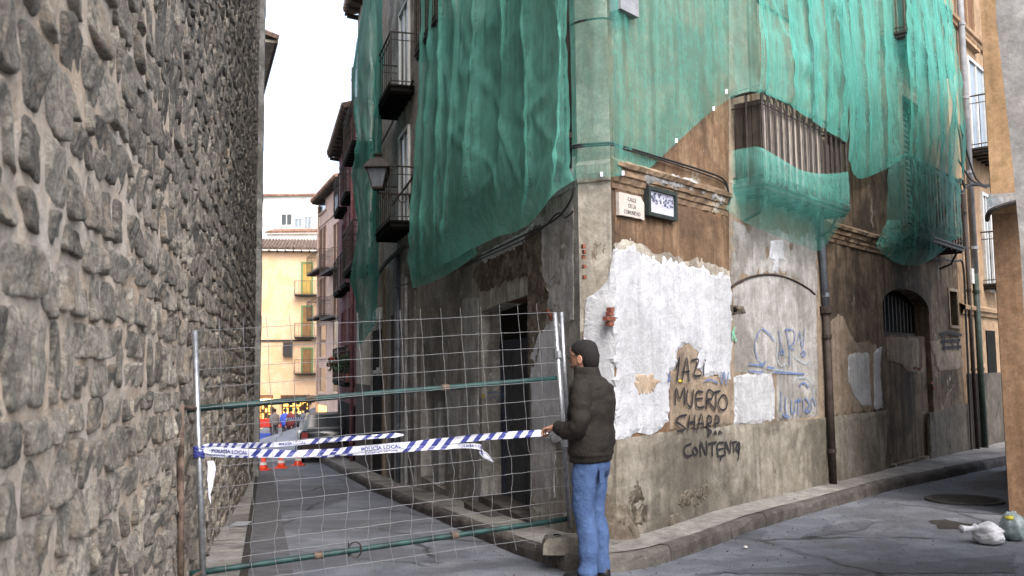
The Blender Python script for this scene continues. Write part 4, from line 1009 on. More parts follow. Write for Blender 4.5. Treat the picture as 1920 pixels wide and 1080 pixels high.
# electrical box under the net
m = M(); p0, p1 = FR.uz(1160, -18, .1), FR.uz(1195, 34, .1); m.fbox(FR, p0[0], p1[0], p1[1], p0[1], 0.0, .12); jb = part('junction_box', m, MT['pipe_grey'], ch)
# street name slab and framed plaque
def textmesh(s, size, F, u, z, o, mat, name, parent, align='CENTER', extr=.0012, sx=1.0, label=None):
    cu = bpy.data.curves.new('lettering', 'FONT'); cu.body = s; cu.size = size; cu.align_x = align; cu.extrude = extr; cu.resolution_u = 3; cu.offset = size * .012
    ob = bpy.data.objects.new('tmp_text', cu); COL.objects.link(ob); dg = bpy.context.evaluated_depsgraph_get(); me = bpy.data.meshes.new_from_object(ob.evaluated_get(dg))
    bpy.data.objects.remove(ob)
    m = M(); m.add([F.pt(u + v.co.x * sx, z + v.co.y, o + v.co.z) for v in me.vertices], [tuple(p.vertices) for p in me.polygons])
    bpy.data.meshes.remove(me); return part(name, m, mat, parent, label=label)
s0 = FR.uz(1158, 356, .03); s1 = FR.uz(1206, 413, .03); szt = FR.uz(1206, 360, .03)[1]
su0, su1, sz0, sz1 = s0[0], s1[0], s1[1], s0[1] - .02
sg = thing('street_sign', 'pale stone street name slab lettered CALLE DE LA COMUNIDAD below the net', 'street sign', FR.pt((su0 + su1) / 2, sz0, .03))
m = M(); P = [(su0, sz0), (su1, sz0), (su1, sz1 - .05), (su1 - .06, sz1), (su0, sz1)]
P = ragged(P, .004, .03, 4); n = len(P)
m.add([FR.pt(a, b, .045) for a, b in P] + [FR.pt(a, b, .01) for a, b in P], [tuple(range(n)), tuple(range(n, 2 * n))[::-1]] + [(i, n + i, n + (i + 1) % n, (i + 1) % n) for i in range(n)])
part('slab', m, MT['sign_marble'], sg)
sh = (sz1 - sz0); sc0 = (su0 + su1) / 2; swd = su1 - su0
for s, k, sx in (('CALLE', .70, .95), ('DE LA', .41, .9), ('COMUNIDAD', .12, .86)): textmesh(s, sh * .245, FR, sc0, sz0 + sh * k, .046, MT['sign_ink'], 'lettering', sg, sx=min(sx, swd * .9 / (len(s) * sh * .245 * .58)))
q0 = FR.uz(1212, 348, .05); q1 = FR.uz(1267, 412, .05); pu0, pu1 = q0[0], q1[0]; pz1 = (q0[1] + FR.uz(1267, 362, .05)[1]) / 2; pz0 = (FR.uz(1212, 404, .05)[1] + FR.uz(1267, 415, .05)[1]) / 2
pq = thing('framed_plaque', 'framed glazed plaque with a blue grey drawing above white caption panel', 'plaque', FR.pt((pu0 + pu1) / 2, pz0, .03))
m = M(); t = .035
m.fbox(FR, pu0, pu0 + t, pz0, pz1, .01, .075); m.fbox(FR, pu1 - t, pu1, pz0, pz1, .01, .075); m.fbox(FR, pu0 + t, pu1 - t, pz1 - t, pz1, .01, .074); m.fbox(FR, pu0 + t, pu1 - t, pz0, pz0 + t, .01, .074); part('frame', m, MT['plaque_frame'], pq)
m = M(); m.fbox(FR, pu0 + t, pu1 - t, pz0 + t, pz1 - t, .01, .05); part('tile_panel', m, MT['plaque_white'], pq)
PW = pu1 - pu0 - 2 * t; PH = pz1 - pz0 - 2 * t; pr = random.Random(3)
m = M(); m2 = M()
for k in range(110):
    a = pr.random(); b = .42 + .52 * pr.random(); ww = pr.uniform(.05, .15); hh = pr.uniform(.05, .16)
    if abs(a - .5) < .2 and .5 < b < .85 and k % 3: continue
    (m if k % 2 else m2).add([FR.pt(pu0 + t + PW * min(.98, max(.02, a + x * ww)), pz0 + t + PH * min(.97, b + y * hh), .0512 + k * .00002) for x, y in ((-.5, -.5), (.5, -.4), (.4, .5), (-.4, .45))], [(0, 1, 2, 3)])
part('drawing', m, MT['plaque_blue'], pq); part('drawing', m2, MT['plaque_pale'], pq, label='paler strokes of the drawing')
m = M()
for k in range(4): m.add([FR.pt(pu0 + t + PW * x, pz0 + t + PH * (.32 - k * .075 + y), .0515) for x, y in ((.12, 0), (.88 - .1 * (k % 2), 0), (.88 - .1 * (k % 2), .018), (.12, .018))], [(0, 1, 2, 3)])
m.add([FR.pt(pu0 + t + PW * x, pz0 + t + PH * y, .0514) for x, y in ((0, .39), (1, .39), (1, .405), (0, .405))], [(0, 1, 2, 3)])
part('caption', m, MT['plaque_pale'], pq)
# ---------------------------------------------------------------- debris nets
def net(name, label, rows, nrm, mat='net', nu=14, nv=10, **kw):
    m = netmesh(rows, nu, nv, nrm, **kw)
    o = part(name, m, MT[mat], smooth=True, label=label, cat='debris net', group=None); return o, m
OS = lambda F, o: o * .6 if F is FR else o
def FH(F, l): return [F.hit(a, b, OS(F, o)) for a, b, o in l]
rows = [FH(FL, [(794, -160, .42), (835, -160, .42), (880, -160, .3), (935, -160, .2), (1000, -160, .15), (1040, -160, .12), (1066, -160, .1)]),
        FH(FL, [(792, 40, .42), (830, 40, .42), (880, 40, .36), (935, 40, .22), (1000, 40, .16), (1042, 40, .12), (1069, 40, .1)]),
        FH(FL, [(786, 220, .46), (822, 215, .50), (872, 205, .44), (930, 195, .25), (1000, 180, .18), (1045, 170, .13), (1072, 160, .1)]),
        FH(FL, [(779, 360, .5), (814, 350, .52), (866, 335, .46), (928, 312, .28), (1000, 290, .2), (1046, 265, .13), (1074, 250, .1)]),
        FH(FL, [(777, 450, .5), (812, 440, .52), (862, 415, .40), (928, 385, .24), (1000, 355, .18), (1044, 325, .13), (1075, 300, .1)]),
        FH(FL, [(774, 530, .42), (808, 512, .40), (862, 480, .26), (925, 448, .14), (985, 426, .12), (1034, 372, .14), (1077, 338, .09)])]
net('debris_net', 'big green debris net hanging over the front that faces the left-hand lane', rows, FL.n, 'net_dense_lit', nu=40, nv=12, pleat=.085, freq=9, seed=1.3, crumple=.008)
rows = [FH(FL, [(777, 470, .47), (815, 458, .42), (850, 448, .28), (880, 440, .14)]),
        FH(FL, [(775, 505, .47), (812, 492, .38), (856, 478, .22), (890, 462, .10)]),
        FH(FL, [(774, 541, .44), (812, 528, .34), (856, 505, .16), (895, 476, .08)])]
net('debris_net', 'doubled loose flap of green net sagging below the left end of the big net', rows, FL.n, 'net_dense_lit', nu=14, nv=8, pleat=.03, freq=14, seed=4.1, crumple=.007)
# chamfer + right front, up to the first balcony rail
def top_rows(cols, ys, nrm=None):
    """cols: (F, [(px, off) per y], bottom py)"""
    out = []
    for k in range(len(ys) + 1):
        r = []
        for F, xs, yb, ob in cols:
            if k < len(ys):
                px, o = xs[k]; y = ys[k] if not isinstance(ys[k], float) else ys[k] * yb
                r.append(F.hit(px, y, OS(F, o)))
            else: r.append(F.hit(xs[-1][0], yb, OS(F, ob)))
        out.append(r)
    return out
cols = [(FC, [(1062, .05), (1066, .05), (1072, .05)], 338, .05), (FC, [(1138, .07), (1142, .07), (1148, .07)], 331, .05), (FR, [(1170, .09), (1172, .09), (1176, .08)], 329, .05), (FR, [(1210, .1), (1212, .1), (1214, .1)], 318, .06),
        (FR, [(1262, .12), (1262, .12), (1262, .12)], 274, .08), (FR, [(1325, .16), (1326, .18), (1330, .2)], 212, .12), (FR, [(1368, .2), (1370, .24), (1372, .3)], 184, .36), (FR, [(1398, .35), (1402, .45), (1404, .5)], 172, .55),
        (FR, [(1425, .5), (1426, .6), (1426, .68)], 176, .70)]
net('debris_net', 'thin green net stretched round the pale corner and over the brown plaster', top_rows(cols, [-170, 10, .62]), (FR.n + FC.n).normalized(), 'net_thin', nu=22, nv=10, pleat=.03, freq=12, seed=7.7, crumple=.005)
cols = [(FR, [(1398, .4), (1412, .56), (1422, .70)], 172, .66), (FR, [(1438, .55), (1448, .66), (1456, .70)], 186, .66), (FR, [(1480, .6), (1490, .66), (1500, .70)], 212, .66), (FR, [(1520, .6), (1532, .66), (1545, .70)], 242, .66), (FR, [(1555, .55), (1572, .66), (1588, .70)], 268, .66)]
net('debris_net', 'gathered green net falling in bright folds over the first balcony rail', top_rows(cols, [-170, 0, .5]), FR.n, 'net', nu=36, nv=12, pleat=.12, freq=12, seed=2.2, crumple=.008)
cols = [(FR, [(1548, .5), (1570, .6), (1590, .6)], 300, .62), (FR, [(1575, .2), (1592, .2), (1606, .2)], 333, .22), (FR, [(1615, .15), (1625, .15), (1634, .15)], 329, .14), (FR, [(1655, .3), (1668, .3), (1680, .35)], 306, .4), (FR, [(1690, .6), (1698, .62), (1706, .68)], 290, .68)]
net('debris_net', 'green net filling the gap between the two balconies', top_rows(cols, [-170, 0, .5]), FR.n, 'net', nu=24, nv=10, pleat=.08, freq=9, seed=5.5)
cols = [(FR, [(1688, .55), (1696, .62), (1704, .70)], 294, .70), (FR, [(1712, .6), (1724, .70), (1738, .78)], 310, .70), (FR, [(1732, .6), (1752, .70), (1768, .78)], 326, .70), (FR, [(1750, .55), (1776, .66), (1796, .78)], 352, .70)]
net('debris_net', 'bright green net draped over the second balcony at the right end', top_rows(cols, [-170, 0, .55]), FR.n, 'net', nu=34, nv=12, pleat=.11, freq=12, seed=9.1)
# wrap of the first balcony foot
rows = [FH(FR, [(1372, 283, .30), (1400, 277, .50), (1424, 276, .70), (1455, 292, .69), (1500, 318, .69), (1545, 326, .69), (1590, 322, .69)]),
        FH(FR, [(1371, 310, .32), (1398, 306, .52), (1424, 310, .72), (1455, 326, .72), (1500, 346, .72), (1545, 357, .72), (1592, 360, .70)]),
        FH(FR, [(1372, 337, .30), (1398, 334, .50), (1425, 334, .70), (1455, 346, .70), (1500, 362, .70), (1545, 374, .70), (1592, 384, .69)])]
net('debris_net', 'green net band wrapped round the foot of the first balcony', rows, FR.n, 'net_thin', nu=18, nv=9, pleat=.012, freq=26, seed=3.4, crumple=.006)
rows = [FH(FR, [(1372, 337, .30), (1398, 334, .50), (1425, 334, .70), (1455, 346, .70), (1500, 362, .70), (1545, 374, .70), (1592, 384, .69)]),
        FH(FR, [(1368, 372, .40), (1392, 376, .50), (1420, 384, .58), (1455, 394, .6), (1500, 406, .6), (1545, 414, .6), (1588, 396, .62)]),
        FH(FR, [(1360, 392, .42), (1388, 412, .42), (1420, 428, .40), (1455, 442, .36), (1500, 460, .32), (1540, 468, .30), (1578, 415, .5)])]
net('debris_net', 'sagging green net slung under the first balcony', rows, FR.n, 'net_veil', nu=14, nv=11, pleat=.03, freq=5, seed=6.4, crumple=.006)
# wrap of the second balcony
rows = [FH(FR, [(1665, 300, .25), (1688, 290, .5), (1706, 288, .71), (1735, 305, .70), (1770, 326, .70), (1801, 350, .70)]),
        FH(FR, [(1664, 350, .28), (1688, 345, .52), (1708, 345, .73), (1737, 362, .72), (1770, 380, .72), (1802, 396, .72)]),
        FH(FR, [(1663, 412, .25), (1687, 414, .5), (1708, 418, .70), (1737, 428, .70), (1770, 438, .70), (1803, 444, .70)])]
net('debris_net', 'green net wrapped tight round the second balcony railing', rows, FR.n, 'net_thin', nu=18, nv=9, pleat=.035, freq=20, seed=8.2, crumple=.014)
rows = [FH(FR, [(1663, 412, .25), (1687, 414, .5), (1708, 418, .70), (1737, 428, .70), (1770, 438, .70), (1803, 444, .70)]),
        FH(FR, [(1650, 440, .30), (1680, 455, .42), (1704, 462, .52), (1737, 466, .52), (1765, 462, .5), (1798, 446, .62)]),
        FH(FR, [(1640, 462, .28), (1665, 484, .28), (1695, 497, .28), (1730, 494, .28), (1758, 478, .34), (1785, 452, .50)])]
net('debris_net', 'loose tail of green net hanging under the second balcony', rows, FR.n, 'net_thin', nu=12, nv=9, pleat=.04, freq=8, seed=2.9, crumple=.022)
# little white ties along the lower hem
for tl_, (px, py, F, o_) in zip(('on the pale corner strip', 'just right of the pale corner strip', 'low on the rising part of the hem', 'halfway up the rising hem', 'at the very top'), ((1128, 327, FC, .08), (1168, 325, FR, .08), (1268, 264, FR, .12), (1338, 204, FR, .16), (1362, 172, FR, .4))):
    c = F.hit(px, py, o_); m = M(); m.box(c.x - .012, c.x + .012, c.y - .008, c.y + .008, c.z - .02, c.z + .022)
    part('net_tie', m, MT['tape_white'], label='small white tie on the thin corner net, ' + tl_, cat='tie', group='white ties along the net hem')

# ---------------------------------------------------------------- other houses
def house(name, label, F, ln, z0, z1, mat, depth=7, roof='tile', eave=.5, cat='house', roofh=.5, rafters=True, tilt=0):
    t = thing(name, label, cat, F.pt(0, z0))
    m = M(); m.fbox(F, 0, ln, z0, z1, -depth, 0); part('wall', m, MT[mat], t)
    if roof:
        m = M(); L = int(ln / .22) + 1; rings = []
        m.hexa([F.pt(-.1, z1 - .0, eave), F.pt(ln + .1, z1 - .0, eave), F.pt(ln + .1, z1 + roofh * 2.2, -depth / 2), F.pt(-.1, z1 + roofh * 2.2, -depth / 2), F.pt(-.1, z1 + .09, eave), F.pt(ln + .1, z1 + .09, eave), F.pt(ln + .1, z1 + .09 + roofh * 2.2, -depth / 2), F.pt(-.1, z1 + .09 + roofh * 2.2, -depth / 2)])
        rf = part('roof', m, MT[roof], t)
        for k in range(L):
            u = (k + .5) * ln / L; m = M(); m.tube([F.pt(u, z1 + .11, eave + .05), F.pt(u, z1 + .11 + roofh * 2.2, -depth / 2)], .08, 6); part('roof_tile_row', m, MT[roof], rf)
        if rafters:
            for k in range(int(ln / .5) + 1):
                m = M(); u = .05 + k * (ln - .1) / max(1, int(ln / .5)); m.hexa([F.pt(u - .04, z1 - .13, .0), F.pt(u + .04, z1 - .13, .0), F.pt(u + .04, z1 - .09, eave - .05), F.pt(u - .04, z1 - .09, eave - .05), F.pt(u - .04, z1 - .002, 0), F.pt(u + .04, z1 - .002, 0), F.pt(u + .04, z1 - .002, eave - .05), F.pt(u - .04, z1 - .002, eave - .05)]); part('rafter', m, MT['wood_dark'], t)
    return t
def window(F, t, u0, u1, z0, z1, pane='glass_dark', frame='white_frame', sur=None, fr=.06, sill=True, mull=True, o=0.0):
    m = M(); m.fbox(F, u0, u1, z0, z1, -.01 + o, .012 + o); w_ = part('window', m, MT[pane], t)
    m = M(); m.fbox(F, u0 - fr, u0, z0 - fr, z1 + fr, o - .01, o + .05); m.fbox(F, u1, u1 + fr, z0 - fr, z1 + fr, o - .01, o + .05); m.fbox(F, u0, u1, z1, z1 + fr, o - .01, o + .05); m.fbox(F, u0, u1, z0 - fr, z0, o - .01, o + .05)
    if mull: m.fbox(F, (u0 + u1) / 2 - .025, (u0 + u1) / 2 + .025, z0, z1, o, o + .035)
    part('frame', m, MT[frame], w_)
    if sill: m = M(); m.fbox(F, u0 - .1, u1 + .1, z0 - fr - .07, z0 - fr, -.01 + o, .1 + o); part('sill', m, MT[sur or frame], w_)
    return w_
def wpx(F, t, x0, y0, x1, y1, **kw):
    a = F.uz(x0, y0); b = F.uz(x1, y1); u0, u1 = sorted((a[0], b[0])); z0, z1 = sorted((a[1], b[1])); return window(F, t, u0, u1, z0, z1, **kw)
# grey house beyond the corner house
g1 = FL.pt(UL + .02, 0); FG = Fac((g1.x, g1.y), -17, -1); GLn = 3.6
hg = house('town_house', 'worn grey town house with two iron balconies above a lantern', FG, GLn, -2, 11.5, 'grey_house', roof='tile_dark')
bg1 = (u_at_y(FG, 15.4), u_at_y(FG, 17.1))
for zf in (6.45, 4.08):
    balcony(FG, bg1[0], bg1[1], zf, .42, .95, hg, 'black', 'iron', gap=.2, thick=.10)
    c = sum(bg1) / 2; window(FG, hg, c - .42, c + .42, zf + .02, zf + 1.75, pane='glass_blue' if zf > 5 else 'glass_dark', frame='white_frame', sill=False)
window(FG, hg, .35, .85, 8.6, 9.9, pane='black', frame='grey_house' if 0 else 'white_frame')
for px in (700, 722, 745, 757):
    u, _ = FG.uz(px, 650); m = M(); m.fbox(FG, u - .07, u + .07, -2, 3.6, 0, .05); part('pilaster', m, MT['tan' if px == 722 else 'grey_pale'], hg)
u0, u1 = FG.uz(735, 600)[0], FG.uz(752, 600)[0]
m = M(); m.fbox(FG, min(u0, u1), max(u0, u1), -1.8, 2.6, 0, .02); part('shop_shutter', m, MT['wood_dark'], hg)
m = M(); m.fbox(FG, *sorted((FG.uz(700, 600)[0], FG.uz(716, 600)[0])), -1.8, 2.4, 0, .02); part('door', m, MT['black'], hg)
m = M(); a = FG.uz(702, 602, .1); b = FG.uz(713, 576, .1); m.fbox(FG, min(a[0], b[0]), max(a[0], b[0]), a[1], b[1], 0, .14); part('meter_box', m, MT['white_frame'], hg)
pipe([FG.pt(u_at_y(FG, 16.6), 3.7, .07), FG.pt(u_at_y(FG, 16.6), -1.2, .07)], .04, 'pipe_blue', par=hg)
cable([FG.hit(776, 330, .06), FG.hit(745, 372, .06), FG.hit(735, 385, .06)], .02, par=hg); cable([FG.hit(776, 150, .06), FG.hit(700, 300, .06)], .02, par=hg)
cable([FL.pt(UL - .1, 3.1, .1), FG.hit(768, 460, .12), FG.hit(740, 478, .12), FG.hit(718, 500, .12), FG.hit(700, 530, .1)], .045, par=hg)
# lantern on its bracket
wb = FG.hit(770, 372, .0); lc = atd(709, 356, wb.y - .15)
ln = thing('street_lantern', 'black four-sided street lantern on a scrolled wall bracket beside the lower iron balcony', 'street lantern', lc)
Lh = .62
m = M(); m.loft([[lc + Vector((s_ * r * a, s_ * r * b, z)) for a, b in ((-1, -1), (1, -1), (1, 1), (-1, 1)) for s_ in (1,)] for r, z in ((.09, .0), (.105, .03), (.10, .05))])
for a, b in ((-1, -1), (1, -1), (1, 1), (-1, 1)): m.tube([lc + Vector((.095 * a, .095 * b, .04)), lc + Vector((.175 * a, .175 * b, .36))], .012, 6)
m.loft([[lc + Vector((r * a, r * b, z)) for a, b in ((-1, -1), (1, -1), (1, 1), (-1, 1))] for r, z in ((.20, .355), (.225, .37), (.22, .40), (.12, .52), (.075, .56))])
m.lathe(lc, [(.05, .555), (.045, .60), (.075, .61), (.08, .635), (.03, .65)], 10); part('lantern_frame', m, MT['iron'], ln)
m = M(); m.loft([[lc + Vector((r * a, r * b, z)) for a, b in ((-1, -1), (1, -1), (1, 1), (-1, 1))] for r, z in ((.088, .05), (.165, .355))]); part('glass', m, MT['lamp_glass'], ln)
m = M(); e = wb - lc; m.tube([lc + Vector((0, 0, 0)), lc + Vector((0, 0, -.06)), lc + e + Vector((0, 0, -.06 - e.z))], .016, 6)
for s_ in (.25, .5, .75):
    q = lc + Vector((e.x, e.y, 0)) * s_ + Vector((0, 0, -.06)); r_ = .05 + .03 * s_; m.tube([q + Vector((e.x, e.y, 0)).normalized() * r_ * math.cos(a) + Vector((0, 0, -r_ + r_ * math.sin(a))) for a in [2 * math.pi * k / 12 for k in range(12)]], .010, 5, closed=True)
m.tube([lc + Vector((e.x * .97, e.y * .97, -.06)), lc + Vector((e.x * .99, e.y * .99, -.32))], .018, 6); part('bracket', m, MT['iron'], ln)
# pale house under the far net
g2 = FG.pt(GLn + .02, 0); F3 = Fac((g2.x, g2.y), -15.5, -1); L3 = 5.9
h3 = house('town_house', 'pale town house half hidden by the narrow far green net', F3, L3, -2.4, 11.2, 'green_house', roof='tile_dark', eave=.35)
for zf in (6.7, 3.9):
    balcony(F3, 1.9, 4.2, zf, .5, 1.0, h3, 'black', 'iron', gap=.25, sep=False); window(F3, h3, 2.5, 3.4, zf + .02, zf + 2.1, sill=False)
window(F3, h3, 4.9, 5.5, 7.0, 8.6); window(F3, h3, .6, 1.2, 1.6, 2.7)
m = M(); m.fbox(F3, .3, 5.6, -2.2, 1.2, 0, .03); part('shop_front', m, MT['wood_dark'], h3)
rows = [FH(F3, [(690, -40, .55), (696, -40, .6), (700, -40, .5), (717, -40, .25)]), FH(F3, [(664, 140, .6), (682, 140, .62), (704, 140, .5), (719, 140, .22)]), FH(F3, [(674, 260, .62), (684, 262, .64), (702, 262, .5), (717, 262, .2)]),
        FH(F3, [(664, 330, .66), (682, 350, .62), (700, 350, .5), (716, 355, .2)]), FH(F3, [(672, 420, .6), (684, 440, .62), (700, 440, .5), (713, 440, .2)]), FH(F3, [(660, 520, .62), (676, 522, .62), (696, 522, .5), (711, 522, .2)]),
        FH(F3, [(672, 560, .5), (680, 580, .5), (694, 580, .4), (708, 575, .2)]), FH(F3, [(672, 650, .4), (682, 640, .4), (692, 625, .3), (706, 605, .2)])]
net('debris_net', 'narrow far green net hanging high down the front of the pale town house', rows, F3.n, 'net', nu=12, nv=9, pleat=.08, freq=4, seed=12.0, crumple=.02)
# maroon house
g3 = F3.pt(L3 + .02, 0); F4 = Fac((g3.x, g3.y), -15.5, -1); L4 = 5.9
h4 = house('town_house', 'narrow dark red town house with deep tiled eaves and cluttered balconies', F4, L4, -3, 8.6, 'maroon', roof='tile_dark', eave=.36)
for k, zf in enumerate((1.2, 3.9, 6.4)):
    for u in (.5, 2.9):
        window(F4, h4, u + .3, u + 1.2, zf + .02, zf + 2.1, frame='maroon', sill=False)
        balcony(F4, u - .1, u + 1.6, zf, .26, 1.0, h4, 'black', 'iron', gap=.25, sep=False)
m = M(); m.fbox(F4, .1, 5.1, -2.6, .6, 0, .04); part('shop_front', m, MT['black'], h4)
pipe([F4.pt(.15, 9.8, .1), F4.pt(.15, -2, .1)], .05, 'maroon', par=h4)
# plants and pots on the maroon house's lower balcony
def foliage(c, r, n, rs, sq=1.0, leaf=.06):
    m = M()
    for k in range(n):
        d = Vector((rs.gauss(0, 1), rs.gauss(0, 1), rs.gauss(0, 1))).normalized() * r * rs.random() ** .4; d.z *= sq; p = Vector(c) + d
        a = Vector((rs.gauss(0, 1), rs.gauss(0, 1), rs.gauss(0, 1))).normalized(); b = a.cross(Vector((rs.gauss(0, 1), rs.gauss(0, 1), rs.gauss(0, 1)))).normalized(); s_ = leaf * rs.uniform(.5, 1.2)
        m.add([p - a * s_, p + b * s_ * .5, p + a * s_, p - b * s_ * .5], [(0, 1, 2, 3)])
    return m
MT['leaf'] = simple('plant_leaf', (.04, .075, .03), .6, .3, 0, .5, 9, .1); MT['flower'] = simple('red_flower', (.6, .03, .03), .6, .3, 0, .3, 9, .1)
MT['pot'] = simple('clay_pot', (.3, .13, .08), .85, .2, 0, .3, 9, .1)
rs = random.Random(8); names = ['bushy potted plant on the near end of the lowest dark red balcony', 'trailing potted plant in the middle of the lowest dark red balcony', 'red flowering plant on the far lowest balcony of the dark red house', 'small plant at the far end of the dark red house balcony']
for k, u in enumerate((.9, 1.7, 3.3, 4.1)):
    c = F4.pt(u, 1.47 if k != 2 else 1.5, .14); t = thing('potted_plant', names[k], 'plant', c - Vector((0, 0, .22)))
    m = M(); m.lathe(c - Vector((0, 0, .24)), [(.10, 0), (.14, .22), (.15, .24)], 10); part('pot', m, MT['pot'], t)
    part('foliage', foliage(c + Vector((0, 0, .25)), .36, 260, rs, .9), MT['leaf'], t, kind='stuff')
    if k == 2: part('blossom', foliage(c + Vector((0, 0, .32)), .34, 120, rs, .7), MT['flower'], t, kind='stuff')
# salmon house, turned towards us
F5 = Fac((-8.35, 45), -21.5, -1)
h5 = house('town_house', 'tall salmon pink house with small balconies at the bend of the lane', F5, 7.6, -4, 11.2, 'pink', roof='tile', eave=.5, depth=9)
for cx in (606, 632):
    for y0, y1, bal in ((372, 390, 0), (432, 505, 1), (525, 592, 1), (612, 668, 0), (690, 735, 0)):
        wpx(F5, h5, cx - 6, y0 - (cx - 606) * .35, cx + 6, y1, pane='wood_brown' if bal else 'glass_dark', frame='pink', sill=not bal, mull=bool(bal))
        if bal:
            a = F5.uz(cx - 13, y1 - 2)[0]; b = F5.uz(cx + 12, y1 - 2)[0]; balcony(F5, min(a, b), max(a, b), F5.uz(cx, y1 + 3)[1], .55, 1.0, h5, 'iron', 'iron_rail', gap=.22, sep=False)
m = M(); m.fbox(F5, 0, 7.6, F5.uz(606, 422)[1], F5.uz(606, 418)[1], 0, .06); part('string_course', m, MT['pink'], h5)
pipe([F5.pt(7.4, 11, .1), F5.pt(7.4, -3, .1)], .06, 'pink', par=h5)
m = M(); m.box(-10.1, -9.5, 53, 53.6, 11, 13.4); ck = part('chimney', m, MT['white_house'], h5); m = M(); m.box(-10.2, -9.4, 52.9, 53.7, 13.4, 13.5); m.box(-10.1, -9.5, 53.0, 53.6, 13.65, 13.8); part('chimney_cap', m, MT['tile'], ck)
# yellow house across the end
a = atd(470, 700, 60); b = atd(640, 700, 61); F6 = Fac((a.x, a.y), math.degrees(math.atan2(b.x - a.x, b.y - a.y)), 1)
Ln6 = (Vector((b.x, b.y)) - Vector((a.x, a.y))).length
h6 = house('corner_shop_house', 'cream yellow house closing the lane, with green framed doors and lit shops below', F6, Ln6, -4, F6.uz(540, 470)[1], 'yellow', roof='tile_dark', eave=.5, depth=8, roofh=.55)
MT['green_frame'] = simple('green_painted_frame', (.14, .22, .09), .6, .3, 0, .2, 8, .05); MT['blind'] = simple('mustard_blind', (.42, .28, .08), .7, .2, 0, .25, 3, .1); MT['blind2'] = simple('brown_door', (.24, .13, .055), .7, .2, 0, .25, 3, .1)
for y0, y1, bal, mt in ((494, 553, 1, 'blind'), (576, 632, 1, 'blind2'), (655, 700, 1, 'blind2')):
    u0 = F6.uz(568, y0)[0]; u1 = F6.uz(584, y0)[0]; z1 = F6.uz(575, y0)[1]; z0 = F6.uz(575, y1)[1]
    wd_ = window(F6, h6, u0, u1, z0, z1, pane=mt, frame='green_frame', fr=.12, sill=False, mull=False)
    balcony(F6, u0 - .5, u1 + .5, z0, .5, .9, h6, 'iron', 'iron_rail', gap=.25, sep=False)
m = M(); m.fbox(F6, F6.uz(480, 636)[0], F6.uz(584, 636)[0], F6.uz(530, 640)[1], F6.uz(530, 637)[1], 0, .08); part('cable_tray', m, MT['iron'], h6)
m = M(); u0, z0 = F6.uz(531, 668); u1, z1 = F6.uz(549, 642); m.fbox(F6, u0, u1, z0, z1, .02, .3); part('wall_lamp', m, MT['iron'], h6)
MT['lit_yellow'] = glow('lit_shop_interior', (1, .52, .10), 1.1); MT['lit_warm'] = glow('lit_lamp', (1, .8, .45), 5.5)
for x0, x1, y0, y1 in ((484, 508, 748, 800), (530, 578, 748, 778)):
    u0, z1 = F6.uz(x0, y0); u1, z0 = F6.uz(x1, y1); m = M(); m.fbox(F6, u0, u1, z0, z1, -.02, .02); w_ = part('shop_window', m, MT['lit_yellow'], h6)
    m = M()
    for k in range(5): u = u0 + (u1 - u0) * k / 4; m.fbox(F6, u - .05, u + .05, z0, z1, .02, .08)
    m.fbox(F6, u0, u1, (z0 + z1) / 2 - .05, (z0 + z1) / 2 + .05, .021, .079); m.fbox(F6, u0 - .1, u1 + .1, z1, z1 + .25, .0, .5); part('frame', m, MT['wood_brown'], w_)
    m = M(); 
    for k in range(9):
        u = u0 + (u1 - u0) * random.random(); z = z0 + (z1 - z0) * random.random() * .7; m.fbox(F6, u, u + .25, z, z + .3, .025, .05)
    part('goods', m, MT['wood_dark'], w_)
u0, z1 = F6.uz(490, 747); m = M(); m.fbox(F6, u0, u0 + .8, z1 - .25, z1 - .05, .5, .6); part('lit_sign', m, MT['lit_warm'], h6)
# lit doorway low on the salmon house
u0, z0 = F5.uz(597, 796); u1, z1 = F5.uz(612, 762); m = M(); m.fbox(F5, min(u0, u1), max(u0, u1), z0, z1, -.02, .02); part('lit_doorway', m, MT['lit_yellow'], h5)
m = M(); m.fbox(F5, min(u0, u1), max(u0, u1), (z0 + z1) / 2 - .06, (z0 + z1) / 2 + .06, .02, .06); part('door_bar', m, MT['iron'], h5)
# white house behind
a = atd(440, 500, 78); F7 = Fac((a.x, a.y), 90, 1); 
h7 = house('white_house', 'tall white house far behind the yellow one, with a roof terrace', F7, 14, -4, F7.uz(530, 368)[1], 'white_house', roof=None, depth=6)
m = M(); m.fbox(F7, -.1, 14.1, F7.uz(530, 368)[1], F7.uz(530, 364)[1], -6.1, .3); part('roof_edge', m, MT['tile'], h7)
wpx(F7, h7, 528, 402, 547, 422, frame='white_house'); wpx(F7, h7, 553, 410, 566, 426, pane='glass_blue'); wpx(F7, h7, 571, 406, 583, 428, pane='glass_blue')
a = atd(500, 450, 70); F8 = Fac((a.x, a.y), 90, 1)
h8 = house('red_roofed_annex', 'low annex with a red tiled roof in front of the white house', F8, 6, -4, F8.uz(540, 438)[1], 'white_house', roof='tile', eave=.3, depth=5, roofh=.28, rafters=False)
# house with broad eaves on the left beyond the stone wall
F9 = Fac((-6.75, 23.2), -19.5)
h9 = house('eaves_house', 'house just beyond the stone wall showing only its broad pale eaves', F9, 6.0, -2.5, 10.3, 'white_house', roof='tile_dark', eave=.62, depth=6, rafters=False)
m = M(); m.fbox(F9, 0, 6.0, 10.22, 10.295, 0.01, .56); part('soffit', m, MT['green_house'], h9)
m = M(); m.fbox(F9, -.05, 6.0, 10.20, 10.36, .56, .64); part('fascia', m, MT['wood_dark'], h9)
